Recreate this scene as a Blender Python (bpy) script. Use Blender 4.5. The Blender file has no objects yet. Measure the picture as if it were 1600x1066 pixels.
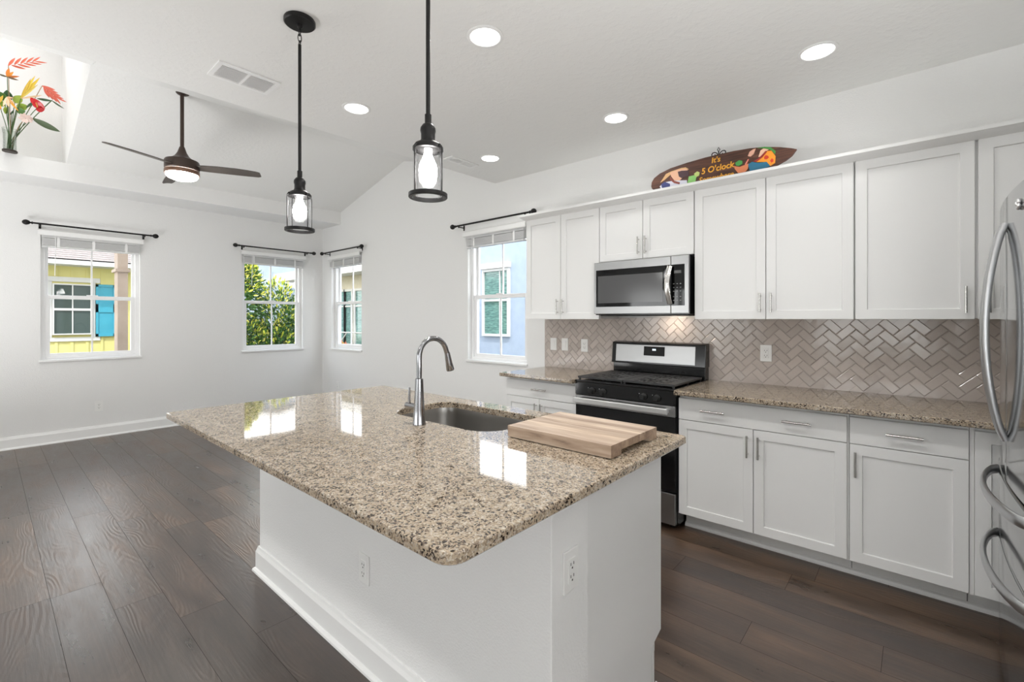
import bpy, bmesh, math, random
from math import pi, sin, cos, radians, sqrt
from mathutils import Vector, Matrix

random.seed(7)
S = bpy.context.scene
COL = S.collection

# ------------------------------------------------------------------ camera
cam = bpy.data.cameras.new('camera')
cam.sensor_width = 36.0
cam.lens = 722.45 / 1600 * 36
cam.shift_y = -34.05 / 1600
cam.clip_start = 0.02
cam_o = bpy.data.objects.new('camera', cam)
COL.objects.link(cam_o)
cam_o.location = (0, 0, 1.372)
cam_o.rotation_euler = (pi / 2, 0, pi / 2 - 0.8525)
S.camera = cam_o

# ------------------------------------------------------------------ world, sun, daylight, exposure
S.view_settings.view_transform = 'Standard'
S.view_settings.look = 'None'
S.view_settings.gamma = 1.0
S.view_settings.use_curve_mapping = False
S.view_settings.exposure = 0.1
S.cycles.use_denoising = True
S.cycles.max_bounces = 10
S.cycles.diffuse_bounces = 7
S.cycles.glossy_bounces = 5
S.cycles.transmission_bounces = 8
S.cycles.transparent_max_bounces = 12
S.cycles.sample_clamp_indirect = 4.0

w = bpy.data.worlds.new('sky')
S.world = w
w.use_nodes = True
wn = w.node_tree
bg = wn.nodes['Background']
# hazy bright sky: white at the horizon, light blue overhead
tcw = wn.nodes.new('ShaderNodeTexCoord')
sep = wn.nodes.new('ShaderNodeSeparateXYZ')
rmp = wn.nodes.new('ShaderNodeValToRGB')
rmp.color_ramp.elements[0].position = 0.38
rmp.color_ramp.elements[0].color = (1, 1, 1, 1)
rmp.color_ramp.elements[1].position = .8
rmp.color_ramp.elements[1].color = (.50, .62, .80, 1)
wn.links.new(tcw.outputs['Generated'], sep.inputs['Vector'])
wn.links.new(sep.outputs['Z'], rmp.inputs['Fac'])
wn.links.new(rmp.outputs['Color'], bg.inputs['Color'])
bg.inputs['Strength'].default_value = 4.8


def lamp(kind, name, loc, energy, color=(1, 1, 1), rot=(0, 0, 0), **kw):
    l = bpy.data.lights.new(name, kind)
    l.energy = energy
    l.color = color
    for k, v in kw.items():
        setattr(l, k, v)
    o = bpy.data.objects.new(name, l)
    o.location = loc
    o.rotation_euler = rot
    COL.objects.link(o)
    return o


sun = lamp('SUN', 'sun', (0, 0, 10), 3.0, (1, .96, .9), angle=radians(1.0))
sun.rotation_euler = Vector((0.45, -0.35, 0.82)).to_track_quat('Z', 'Y').to_euler()
# daylight falling in through the patio door and the dining window behind the camera
lamp('AREA', 'patio_door_daylight', (-4.9, -6.10, 1.15), 12, (.95, .98, 1), (radians(90), 0, 0), shape='RECTANGLE', size=3.0, size_y=2.1)
lamp('AREA', 'dining_window_daylight', (-0.8, -6.10, 1.35), 5, (.98, .99, 1), (radians(90), 0, 0), shape='RECTANGLE', size=2.0, size_y=1.7)

# unseen fill lamps aimed upward, added to brighten ceiling and room
lamp('AREA', 'ceiling_fill_lamp', (.68, .65, 1.0), 47, (1, 1, 1), (pi, 0, 0), shape='DISK', size=.6)
lamp('AREA', 'side_fill_lamp', (1.02, -.75, 1.15), 12, (1, 1, 1), (0, radians(90), 0), shape='RECTANGLE', size=1.5, size_y=1.3)  # added fill from the side; the wall has no window there
lamp('AREA', 'ceiling_fill_lamp', (-4.8, -1.4, .4), 108, (1, 1, 1), (pi, 0, 0), shape='DISK', size=2.4)

# ------------------------------------------------------------------ materials
def lin(r, g, b):
    f = lambda c: (c / 255 / 12.92) if c / 255 <= .04045 else ((c / 255 + .055) / 1.055) ** 2.4
    return (f(r), f(g), f(b), 1)


def mat(name, col=(.8, .8, .8, 1), rough=.5, metal=0., coat=0., emit=None, es=0., ior=1.5, spec=.5):
    m = bpy.data.materials.new(name)
    m.use_nodes = True
    p = m.node_tree.nodes['Principled BSDF']
    p.inputs['Base Color'].default_value = col
    p.inputs['Roughness'].default_value = rough
    p.inputs['Metallic'].default_value = metal
    p.inputs['Coat Weight'].default_value = coat
    p.inputs['IOR'].default_value = ior
    p.inputs['Specular IOR Level'].default_value = spec
    if emit:
        p.inputs['Emission Color'].default_value = emit
        p.inputs['Emission Strength'].default_value = es
    return m


def N(m, t, **kw):
    n = m.node_tree.nodes.new(t)
    for k, v in kw.items():
        if k.startswith('i_'):
            n.inputs[k[2:].replace('_', ' ')].default_value = v
        else:
            setattr(n, k, v)
    return n


def L(m, a, ao, b, bi):
    m.node_tree.links.new(a.outputs[ao], b.inputs[bi])


def P(m):
    return m.node_tree.nodes['Principled BSDF']


def ramp(m, stops, interp='LINEAR'):
    r = N(m, 'ShaderNodeValToRGB')
    r.color_ramp.interpolation = interp
    e = r.color_ramp.elements
    while len(e) < len(stops):
        e.new(.5)
    for i, (p, c) in enumerate(stops):
        e[i].position = p
        e[i].color = c if len(c) == 4 else (*c, 1)
    return r


def bump_noise(m, scale, strength, dist=.002, detail=3, lo=.4, hi=.65):
    tc = N(m, 'ShaderNodeTexCoord')
    n = N(m, 'ShaderNodeTexNoise')
    n.inputs['Scale'].default_value = scale
    n.inputs['Detail'].default_value = detail
    mr = N(m, 'ShaderNodeMapRange')
    mr.inputs['From Min'].default_value = lo
    mr.inputs['From Max'].default_value = hi
    b = N(m, 'ShaderNodeBump')
    b.inputs['Strength'].default_value = strength
    b.inputs['Distance'].default_value = dist
    L(m, tc, 'Object', n, 'Vector')
    L(m, n, 'Fac', mr, 'Value')
    L(m, mr, 'Result', b, 'Height')
    L(m, b, 'Normal', P(m), 'Normal')


M_WALL = mat('wall_paint', lin(234, 234, 233), .75, spec=.3)
bump_noise(M_WALL, 150, .24, .0025)
M_CEIL = mat('ceiling_texture', lin(234, 234, 232), .85, spec=.2)
bump_noise(M_CEIL, 30, .22, .004, 4, .44, .64)
M_TRIM = mat('trim_paint', lin(238, 238, 237), .35)
M_CAB = mat('cabinet_paint', lin(230, 230, 229), .33)
M_CABIN = mat('cabinet_gap', lin(120, 119, 117), .6)
M_PLATE = mat('plate_plastic', lin(238, 238, 236), .35)
M_SLOT = mat('slot_dark', lin(60, 58, 56), .6)
M_VINYL = mat('vinyl_white', lin(240, 240, 240), .3)
M_BLIND = mat('blind_white', lin(244, 244, 244), .45)
nt_ = M_BLIND.node_tree
tr_ = nt_.nodes.new('ShaderNodeBsdfTranslucent')
tr_.inputs['Color'].default_value = lin(235, 235, 235)
mx_ = nt_.nodes.new('ShaderNodeMixShader')
mx_.inputs['Fac'].default_value = .45
nt_.links.new(nt_.nodes['Principled BSDF'].outputs['BSDF'], mx_.inputs[1])
nt_.links.new(tr_.outputs['BSDF'], mx_.inputs[2])
nt_.links.new(mx_.outputs['Shader'], nt_.nodes['Material Output'].inputs['Surface'])
M_BLACK = mat('black_metal', lin(34, 33, 33), .42, .6)
M_BRONZE = mat('fan_bronze', lin(74, 62, 56), .38, .55)
M_BLADE = mat('fan_blade', lin(84, 77, 72), .5)
M_CHROME = mat('chrome', lin(160, 160, 163), .12, 1)
M_NICKEL = mat('brushed_nickel', lin(205, 203, 200), .25, 1)
M_STEEL = mat('stainless_steel', lin(168, 168, 168), .30, 1)
M_FRIDGE = mat('polished_stainless', lin(178, 179, 180), .10, 1)
M_FHANDLE = mat('fridge_handle', lin(196, 197, 199), .30, 1)
M_SINK = mat('sink_steel', lin(165, 163, 160), .28, 1)
M_BGLOSS = mat('black_enamel', lin(16, 16, 17), .12)
M_BLKGLASS = mat('black_glass', lin(10, 10, 11), .04)
M_MWIN = mat('microwave_window', lin(84, 84, 85), .12)
M_IRON = mat('cast_iron', lin(44, 44, 45), .45)
M_RUBBER = mat('dark_gasket', lin(24, 24, 24), .6)
M_LENS = mat('downlight_lens', lin(255, 252, 245), .4, emit=(1, .99, .975, 1), es=7)
M_FANLENS = mat('fan_lens', lin(255, 250, 240), .4, emit=(1, .95, .87, 1), es=52)
M_BULB = mat('bulb_glow', lin(255, 255, 255), .4, emit=(1, .98, .95, 1), es=48)
M_CLOCK = mat('clock_digits', lin(220, 240, 255), .4, emit=(.8, .93, 1, 1), es=1.6)
M_MARK = mat('pale_marking', lin(170, 170, 172), .5)


def steel_brush(m, axis, s=.05):
    tc = N(m, 'ShaderNodeTexCoord')
    mp = N(m, 'ShaderNodeMapping')
    mp.inputs['Scale'].default_value = axis
    n = N(m, 'ShaderNodeTexNoise', i_Scale=1.0, i_Detail=2.0)
    b = N(m, 'ShaderNodeBump')
    b.inputs['Strength'].default_value = s
    b.inputs['Distance'].default_value = .0005
    L(m, tc, 'Object', mp, 'Vector')
    L(m, mp, 'Vector', n, 'Vector')
    L(m, n, 'Fac', b, 'Height')
    L(m, b, 'Normal', P(m), 'Normal')


steel_brush(M_STEEL, (6, 6, 900), .12)


def glass_mat(name, tint=(1, 1, 1, 1), gloss=1.0):
    m = bpy.data.materials.new(name)
    m.use_nodes = True
    nt = m.node_tree
    nt.nodes.remove(nt.nodes['Principled BSDF'])
    t = N(m, 'ShaderNodeBsdfTransparent')
    t.inputs['Color'].default_value = tint
    g = N(m, 'ShaderNodeBsdfGlossy')
    g.inputs['Roughness'].default_value = .02
    f = N(m, 'ShaderNodeFresnel')
    f.inputs['IOR'].default_value = 1.45
    mu = N(m, 'ShaderNodeMath', operation='MULTIPLY')
    mu.inputs[1].default_value = gloss
    mx = N(m, 'ShaderNodeMixShader')
    L(m, f, 'Fac', mu, 0)
    L(m, mu, 'Value', mx, 'Fac')
    L(m, t, 'BSDF', mx, 1)
    L(m, g, 'BSDF', mx, 2)
    L(m, mx, 'Shader', nt.nodes['Material Output'], 'Surface')
    return m


M_GLASS = glass_mat('window_glass', (.97, .985, .98, 1), .6)
M_SHADE = glass_mat('lamp_glass', (.975, .975, .985, 1), .45)
M_VASE = glass_mat('vase_glass', (.93, .95, .93, 1), .5)


def make_wood_floor():
    m = mat('wood_floor', rough=.36, spec=1.0)
    p = P(m)
    at = N(m, 'ShaderNodeAttribute', attribute_name='pid')
    tc = N(m, 'ShaderNodeTexCoord')
    off = N(m, 'ShaderNodeVectorMath', operation='SCALE')
    off.inputs[0].default_value = (37, 11, 5)
    L(m, at, 'Fac', off, 'Scale')
    add = N(m, 'ShaderNodeVectorMath', operation='ADD')
    L(m, tc, 'Object', add, 0)
    L(m, off, 'Vector', add, 1)
    # broad cloudy tone inside a plank
    mp1 = N(m, 'ShaderNodeMapping')
    mp1.inputs['Scale'].default_value = (1.3, 5, 1)
    n1 = N(m, 'ShaderNodeTexNoise', i_Scale=1.6, i_Detail=5.0, i_Roughness=.62)
    L(m, add, 'Vector', mp1, 'Vector')
    L(m, mp1, 'Vector', n1, 'Vector')
    # fine straight grain
    mp2 = N(m, 'ShaderNodeMapping')
    mp2.inputs['Scale'].default_value = (3.5, 95, 1)
    n2 = N(m, 'ShaderNodeTexNoise', i_Scale=1.0, i_Detail=5.0, i_Roughness=.6)
    L(m, add, 'Vector', mp2, 'Vector')
    L(m, mp2, 'Vector', n2, 'Vector')
    # cathedral rings: contour lines of a stretched noise
    mp3 = N(m, 'ShaderNodeMapping')
    mp3.inputs['Scale'].default_value = (1.0, 4.6, 1)
    n3 = N(m, 'ShaderNodeTexNoise', i_Scale=1.15, i_Detail=1.5, i_Roughness=.45)
    L(m, add, 'Vector', mp3, 'Vector')
    L(m, mp3, 'Vector', n3, 'Vector')
    mu = N(m, 'ShaderNodeMath', operation='MULTIPLY')
    mu.inputs[1].default_value = 46
    fr = N(m, 'ShaderNodeMath', operation='PINGPONG')
    fr.inputs[1].default_value = 1.0
    L(m, n3, 'Fac', mu, 0)
    L(m, mu, 'Value', fr, 0)
    base = ramp(m, [(.0, lin(56, 43, 35)), (.3, lin(70, 54, 44)), (.6, lin(86, 68, 54)), (.8, lin(76, 60, 49)), (1, lin(60, 48, 41))])
    L(m, at, 'Fac', base, 'Fac')
    c1 = ramp(m, [(.27, (.42, .41, .40)), (.48, (.88, .88, .88)), (.72, (1.5, 1.42, 1.3))])
    L(m, n1, 'Fac', c1, 'Fac')
    mx = N(m, 'ShaderNodeMix', data_type='RGBA', blend_type='MULTIPLY')
    mx.inputs['Factor'].default_value = 1
    L(m, base, 'Color', mx, 6)
    L(m, c1, 'Color', mx, 7)
    c2 = ramp(m, [(.3, (.68, .66, .64)), (.6, (1.08, 1.08, 1.08))])
    L(m, n2, 'Fac', c2, 'Fac')
    mx2 = N(m, 'ShaderNodeMix', data_type='RGBA', blend_type='MULTIPLY')
    mx2.inputs['Factor'].default_value = .8
    L(m, mx, 2, mx2, 6)
    L(m, c2, 'Color', mx2, 7)
    c3 = ramp(m, [(.0, (.75, .74, .73)), (.4, (1, 1, 1))])
    L(m, fr, 'Value', c3, 'Fac')
    mx3 = N(m, 'ShaderNodeMix', data_type='RGBA', blend_type='MULTIPLY')
    mx3.inputs['Factor'].default_value = .35
    L(m, mx2, 2, mx3, 6)
    L(m, c3, 'Color', mx3, 7)
    L(m, mx3, 2, p, 'Base Color')
    # emboss
    msk = N(m, 'ShaderNodeMapRange')
    msk.inputs['From Min'].default_value = .44
    msk.inputs['From Max'].default_value = .60
    L(m, n1, 'Fac', msk, 'Value')
    rm = N(m, 'ShaderNodeMath', operation='MULTIPLY')
    L(m, fr, 'Value', rm, 0)
    L(m, msk, 'Result', rm, 1)
    sm = N(m, 'ShaderNodeMath', operation='ADD')
    L(m, rm, 'Value', sm, 0)
    L(m, n2, 'Fac', sm, 1)
    b = N(m, 'ShaderNodeBump')
    b.inputs['Strength'].default_value = .3
    b.inputs['Distance'].default_value = .002
    L(m, sm, 'Value', b, 'Height')
    L(m, b, 'Normal', p, 'Normal')
    rr = ramp(m, [(.3, (.26, .26, .26)), (.7, (.38, .38, .38))])
    L(m, n1, 'Fac', rr, 'Fac')
    L(m, rr, 'Color', p, 'Roughness')
    return m


M_FLOOR = make_wood_floor()
M_SEAM = mat('plank_seam', lin(34, 27, 23), .7)


def make_granite():
    m = mat('granite', rough=.045, coat=0)
    p = P(m)
    tc = N(m, 'ShaderNodeTexCoord')
    wn_ = N(m, 'ShaderNodeTexNoise', i_Scale=60.0, i_Detail=2.0)
    sc = N(m, 'ShaderNodeVectorMath', operation='SCALE')
    sc.inputs['Scale'].default_value = .010
    ad = N(m, 'ShaderNodeVectorMath', operation='ADD')
    L(m, tc, 'Object', wn_, 'Vector')
    L(m, wn_, 'Color', sc, 0)
    L(m, tc, 'Object', ad, 0)
    L(m, sc, 'Vector', ad, 1)
    v1 = N(m, 'ShaderNodeTexVoronoi', i_Scale=230.0)
    L(m, ad, 'Vector', v1, 'Vector')
    sx = N(m, 'ShaderNodeSeparateColor')
    L(m, v1, 'Color', sx, 'Color')
    big = N(m, 'ShaderNodeTexNoise', i_Scale=26.0, i_Detail=4.0, i_Roughness=.65)
    L(m, ad, 'Vector', big, 'Vector')
    mr = N(m, 'ShaderNodeMapRange')
    mr.inputs['From Min'].default_value = .3
    mr.inputs['From Max'].default_value = .7
    mr.inputs['To Min'].default_value = -.28
    mr.inputs['To Max'].default_value = .28
    L(m, big, 'Fac', mr, 'Value')
    a2 = N(m, 'ShaderNodeMath', operation='ADD', use_clamp=True)
    L(m, sx, 'Red', a2, 0)
    L(m, mr, 'Result', a2, 1)
    r1 = ramp(m, [(0, lin(52, 44, 38)), (.055, lin(92, 80, 70)), (.14, lin(126, 112, 97)), (.27, lin(152, 137, 118)),
                  (.50, lin(170, 155, 135)), (.78, lin(162, 153, 141)), (.93, lin(188, 178, 163))], 'CONSTANT')
    L(m, a2, 'Value', r1, 'Fac')
    # scattered dark mineral grains
    v2 = N(m, 'ShaderNodeTexVoronoi', i_Scale=165.0)
    L(m, ad, 'Vector', v2, 'Vector')
    s2 = N(m, 'ShaderNodeSeparateColor')
    L(m, v2, 'Color', s2, 'Color')
    lt = N(m, 'ShaderNodeMath', operation='LESS_THAN')
    lt.inputs[1].default_value = .042
    L(m, s2, 'Green', lt, 0)
    dk = N(m, 'ShaderNodeMix', data_type='RGBA')
    dk.inputs[7].default_value = lin(48, 38, 32)
    L(m, lt, 'Value', dk, 'Factor')
    L(m, r1, 'Color', dk, 6)
    # fine soft mottle
    n3 = N(m, 'ShaderNodeTexNoise', i_Scale=420.0, i_Detail=2.0)
    L(m, tc, 'Object', n3, 'Vector')
    c3 = ramp(m, [(.3, (.72, .70, .68)), (.7, (1.16, 1.15, 1.13))])
    L(m, n3, 'Fac', c3, 'Fac')
    mx = N(m, 'ShaderNodeMix', data_type='RGBA', blend_type='MULTIPLY')
    mx.inputs['Factor'].default_value = .7
    L(m, dk, 2, mx, 6)
    L(m, c3, 'Color', mx, 7)
    L(m, mx, 2, p, 'Base Color')
    p.inputs['IOR'].default_value = 1.55
    return m


M_GRANITE = make_granite()


def make_tile():
    m = mat('glazed_tile', lin(186, 175, 168), .10)
    at = N(m, 'ShaderNodeAttribute', attribute_name='pid')
    r = ramp(m, [(0, lin(180, 170, 163)), (.5, lin(187, 177, 170)), (1, lin(194, 184, 177))])
    L(m, at, 'Fac', r, 'Fac')
    L(m, r, 'Color', P(m), 'Base Color')
    tc = N(m, 'ShaderNodeTexCoord')
    n = N(m, 'ShaderNodeTexNoise', i_Scale=24.0, i_Detail=1.0)
    b = N(m, 'ShaderNodeBump')
    b.inputs['Strength'].default_value = .12
    b.inputs['Distance'].default_value = .004
    L(m, tc, 'Object', n, 'Vector')
    L(m, n, 'Fac', b, 'Height')
    L(m, b, 'Normal', P(m), 'Normal')
    return m


M_TILE = make_tile()
M_GROUT = mat('grout', lin(170, 160, 153), .8)


def make_board():
    m = mat('acacia_wood', rough=.5)
    tc = N(m, 'ShaderNodeTexCoord')
    at = N(m, 'ShaderNodeAttribute', attribute_name='pid')
    off = N(m, 'ShaderNodeVectorMath', operation='SCALE')
    off.inputs[0].default_value = (13, 7, 3)
    L(m, at, 'Fac', off, 'Scale')
    ad = N(m, 'ShaderNodeVectorMath', operation='ADD')
    L(m, tc, 'Object', ad, 0)
    L(m, off, 'Vector', ad, 1)
    mp = N(m, 'ShaderNodeMapping')
    mp.inputs['Scale'].default_value = (2.2, 26, 26)
    n = N(m, 'ShaderNodeTexNoise', i_Scale=1.4, i_Detail=5.0, i_Roughness=.6, i_Distortion=.5)
    L(m, ad, 'Vector', mp, 'Vector')
    L(m, mp, 'Vector', n, 'Vector')
    r = ramp(m, [(.22, lin(112, 96, 84)), (.40, lin(174, 156, 139)), (.58, lin(202, 187, 170)), (.8, lin(220, 208, 192))])
    L(m, n, 'Fac', r, 'Fac')
    c = ramp(m, [(0, (1.0, .98, .95)), (.2, (.92, .86, .8)), (.4, (.62, .54, .5)), (.5, (.94, .89, .84)), (.75, (.78, .71, .66)), (1, (1.05, 1.02, 1.0))], 'LINEAR')
    L(m, at, 'Fac', c, 'Fac')
    mx = N(m, 'ShaderNodeMix', data_type='RGBA', blend_type='MULTIPLY')
    mx.inputs['Factor'].default_value = 1
    L(m, r, 'Color', mx, 6)
    L(m, c, 'Color', mx, 7)
    # end grain drinks more oil and is darker
    ge = N(m, 'ShaderNodeNewGeometry')
    sx = N(m, 'ShaderNodeSeparateXYZ')
    L(m, ge, 'True Normal', sx, 'Vector')
    ab = N(m, 'ShaderNodeMath', operation='ABSOLUTE')
    L(m, sx, 'X', ab, 0)
    eg = N(m, 'ShaderNodeMix', data_type='RGBA', blend_type='MULTIPLY')
    eg.inputs[7].default_value = (.55, .50, .46, 1)
    L(m, ab, 'Value', eg, 'Factor')
    L(m, mx, 2, eg, 6)
    L(m, eg, 2, P(m), 'Base Color')
    return m


M_BOARD = make_board()


def make_sign_wood():
    m = mat('sign_wood', rough=.45)
    tc = N(m, 'ShaderNodeTexCoord')
    mp = N(m, 'ShaderNodeMapping')
    mp.inputs['Scale'].default_value = (4, 4, 60)
    n = N(m, 'ShaderNodeTexNoise', i_Scale=1.3, i_Detail=5.0)
    r = ramp(m, [(.3, lin(52, 30, 22)), (.55, lin(86, 52, 38)), (.75, lin(110, 70, 50))])
    L(m, tc, 'Object', mp, 'Vector')
    L(m, mp, 'Vector', n, 'Vector')
    L(m, n, 'Fac', r, 'Fac')
    L(m, r, 'Color', P(m), 'Base Color')
    return m


M_SIGN = make_sign_wood()


def noisy(name, c1, c2, scale, rough=.8, stretch=(1, 1, 1), bump=0.):
    m = mat(name, rough=rough)
    tc = N(m, 'ShaderNodeTexCoord')
    mp = N(m, 'ShaderNodeMapping')
    mp.inputs['Scale'].default_value = stretch
    n = N(m, 'ShaderNodeTexNoise', i_Scale=scale, i_Detail=4.0)
    r = ramp(m, [(.35, c1), (.65, c2)])
    L(m, tc, 'Object', mp, 'Vector')
    L(m, mp, 'Vector', n, 'Vector')
    L(m, n, 'Fac', r, 'Fac')
    L(m, r, 'Color', P(m), 'Base Color')
    if bump:
        b = N(m, 'ShaderNodeBump')
        b.inputs['Strength'].default_value = bump
        L(m, n, 'Fac', b, 'Height')
        L(m, b, 'Normal', P(m), 'Normal')
    return m


M_YELLOW = noisy('yellow_siding', lin(212, 202, 132), lin(217, 208, 140), 3)
M_SHINGLE = noisy('roof_shingles', lin(112, 100, 93), lin(140, 128, 120), 18, stretch=(3, 1, 3))
M_EXTWHITE = mat('exterior_white', lin(205, 203, 200), .6)
M_TEAL = noisy('teal_shutter', lin(60, 150, 172), lin(66, 158, 180), 4, .5)
M_EXTGLASS = mat('house_window_glass', lin(62, 76, 72), .08)
M_EXTGLASS2 = noisy('house_window_glass_teal', lin(72, 104, 102), lin(120, 160, 150), 9, .08, (1, 1, 7))
M_BEIGE = noisy('beige_column', lin(160, 142, 128), lin(170, 152, 138), 5)
M_BLUESID = noisy('blue_siding', lin(166, 178, 194), lin(172, 184, 200), 4)
M_BLUEST = noisy('blue_stucco', lin(158, 170, 188), lin(165, 177, 194), 7)
M_CREAM = noisy('cream_stucco', lin(196, 186, 166), lin(204, 196, 178), 6)
M_GROUND = noisy('outdoor_ground', lin(128, 126, 110), lin(158, 152, 136), 5)
M_GRAYROOF = noisy('grey_roof', lin(150, 152, 154), lin(176, 178, 180), 14)
M_TRUNK = noisy('bark', lin(84, 66, 50), lin(110, 90, 70), 20)


def leaf_mat(name, stops, rough=.45):
    m = mat(name, rough=rough)
    at = N(m, 'ShaderNodeAttribute', attribute_name='pid')
    r = ramp(m, stops)
    L(m, at, 'Fac', r, 'Fac')
    L(m, r, 'Color', P(m), 'Base Color')
    P(m).inputs['Subsurface Weight'].default_value = 0
    return m


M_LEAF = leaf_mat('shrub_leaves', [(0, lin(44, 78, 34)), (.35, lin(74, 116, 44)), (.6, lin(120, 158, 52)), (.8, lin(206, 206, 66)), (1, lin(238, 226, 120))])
M_LEAF2 = leaf_mat('flower_leaves', [(0, lin(120, 70, 60)), (.3, lin(90, 130, 70)), (.7, lin(200, 160, 70)), (1, lin(220, 120, 110))])
PAINT = {}


def paint(r, g, b, rough=.5):
    k = (r, g, b)
    if k not in PAINT:
        PAINT[k] = mat('paint_%d_%d_%d' % k, lin(r, g, b), rough)
    return PAINT[k]


# ------------------------------------------------------------------ object helpers
ORG = {}


def new():
    return bmesh.new()


def tag(o, label=None, cat=None, group=None, kind=None):
    if label: o['label'] = label
    if cat: o['category'] = cat
    if group: o['group'] = group
    if kind: o['kind'] = kind
    return o


def root(name, label, cat, loc=(0, 0, 0), rz=0, group=None, world=True, kind=None):
    """An Empty at the base of a thing. world=True: its parts are drawn in world coordinates."""
    o = bpy.data.objects.new(name, None)
    o.empty_display_size = .05
    o.location = loc
    o.rotation_euler = (0, 0, rz)
    COL.objects.link(o)
    ORG[o.name] = Vector(loc) if world else Vector((0, 0, 0))
    return tag(o, label, cat, group, kind)


def build(name, bm, m, parent=None, org=None, smooth=None, bv=0., bseg=2, bang=30):
    if bv > 0:
        bm.normal_update()
        es = [e for e in bm.edges if len(e.link_faces) == 2 and e.calc_face_angle(0) > radians(bang)]
        bmesh.ops.bevel(bm, geom=es, offset=bv, segments=bseg, affect='EDGES', profile=.5, clamp_overlap=True)
    o_ = ORG.get(parent.name, Vector()) if parent else (Vector(org) if org else Vector())
    if o_.length:
        bmesh.ops.translate(bm, verts=bm.verts, vec=-o_)
    me = bpy.data.meshes.new(name)
    bm.normal_update()
    bm.to_mesh(me)
    bm.free()
    me.materials.append(m)
    if smooth is not None:
        me.polygons.foreach_set('use_smooth', [True] * len(me.polygons))
        me.set_sharp_from_angle(angle=radians(smooth))
    o = bpy.data.objects.new(name, me)
    COL.objects.link(o)
    if parent:
        o.parent = parent
        ORG[o.name] = o_
    elif org:
        o.location = org
    return o


def dup(o, parent=None, loc=None, rz=None, label=None, cat=None):
    c = o.copy()
    COL.objects.link(c)
    if parent: c.parent = parent
    if loc is not None: c.location = loc
    if rz is not None: c.rotation_euler.z = rz
    if label: c['label'] = label
    for ch in list(o.children):
        dup(ch, c)
    return c


def box(bm, x0, x1, y0, y1, z0, z1, M=None):
    vs = [bm.verts.new(v) for v in ((x0, y0, z0), (x1, y0, z0), (x1, y1, z0), (x0, y1, z0), (x0, y0, z1), (x1, y0, z1), (x1, y1, z1), (x0, y1, z1))]
    for f in ((0, 3, 2, 1), (4, 5, 6, 7), (0, 1, 5, 4), (1, 2, 6, 5), (2, 3, 7, 6), (3, 0, 4, 7)):
        bm.faces.new([vs[i] for i in f])
    if M is not None:
        for v in vs: v.co = M @ v.co
    return vs


def quad(bm, *pts):
    return bm.faces.new([bm.verts.new(p) for p in pts])


def prism(bm, pts, d):
    """Extrude the planar polygon pts (3D) by the vector d."""
    d = Vector(d)
    a = [bm.verts.new(p) for p in pts]
    b = [bm.verts.new(Vector(p) + d) for p in pts]
    n = len(pts)
    fs = [bm.faces.new(a[::-1]), bm.faces.new(b)]
    for i in range(n):
        fs.append(bm.faces.new((a[i], a[(i + 1) % n], b[(i + 1) % n], b[i])))
    bmesh.ops.recalc_face_normals(bm, faces=fs)
    return fs


def lathe(bm, prof, c=(0, 0, 0), seg=32, axis='z', cap=True):
    """prof: list of (radius, height)."""
    c = Vector(c)
    rings = []
    for r, h in prof:
        ring = []
        for i in range(seg):
            t = 2 * pi * i / seg
            p = {'z': Vector((r * cos(t), r * sin(t), h)), 'y': Vector((r * cos(t), h, r * sin(t))), 'x': Vector((h, r * cos(t), r * sin(t)))}[axis]
            ring.append(bm.verts.new(c + p))
        rings.append(ring)
    fs = []
    for a, b in zip(rings, rings[1:]):
        for i in range(seg):
            j = (i + 1) % seg
            fs.append(bm.faces.new((a[i], a[j], b[j], b[i])))
    if cap:
        if prof[0][0] > 1e-6: fs.append(bm.faces.new(rings[0][::-1]))
        if prof[-1][0] > 1e-6: fs.append(bm.faces.new(rings[-1]))
    bmesh.ops.recalc_face_normals(bm, faces=fs)
    return fs


def tube(bm, pts, r, seg=10, flat=None, cap=True, closed=False):
    """Sweep a circle (or an ellipse: flat=(ra, rb, up)) along pts; r may be a list."""
    pts = [Vector(p) for p in pts]
    n = len(pts)
    rs = r if isinstance(r, (list, tuple)) else [r] * n
    rings = []
    prev = None
    for i, p in enumerate(pts):
        if closed:
            t = (pts[(i + 1) % n] - pts[i - 1]).normalized()
        else:
            t = (pts[min(i + 1, n - 1)] - pts[max(i - 1, 0)]).normalized()
        if flat:
            u = Vector(flat[2])
            u = (u - t * u.dot(t)).normalized()
        elif prev is None:
            u = t.orthogonal().normalized()
        else:
            u = (prev - t * prev.dot(t)).normalized()
        prev = u
        v = t.cross(u)
        ring = []
        for k in range(seg):
            a = 2 * pi * k / seg
            if flat:
                ring.append(bm.verts.new(p + u * cos(a) * flat[1] + v * sin(a) * flat[0]))
            else:
                ring.append(bm.verts.new(p + (u * cos(a) + v * sin(a)) * rs[i]))
        rings.append(ring)
    fs = []
    pairs = list(zip(rings, rings[1:])) + ([(rings[-1], rings[0])] if closed else [])
    for a, b in pairs:
        for k in range(seg):
            j = (k + 1) % seg
            fs.append(bm.faces.new((a[k], a[j], b[j], b[k])))
    if cap and not closed:
        fs.append(bm.faces.new(rings[0][::-1]))
        fs.append(bm.faces.new(rings[-1]))
    bmesh.ops.recalc_face_normals(bm, faces=fs)


def ball(bm, c, r, sc=(1, 1, 1), u=16, v=10):
    M = Matrix.Translation(Vector(c)) @ Matrix.Diagonal((sc[0], sc[1], sc[2], 1))
    bmesh.ops.create_uvsphere(bm, u_segments=u, v_segments=v, radius=r, matrix=M)


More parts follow.
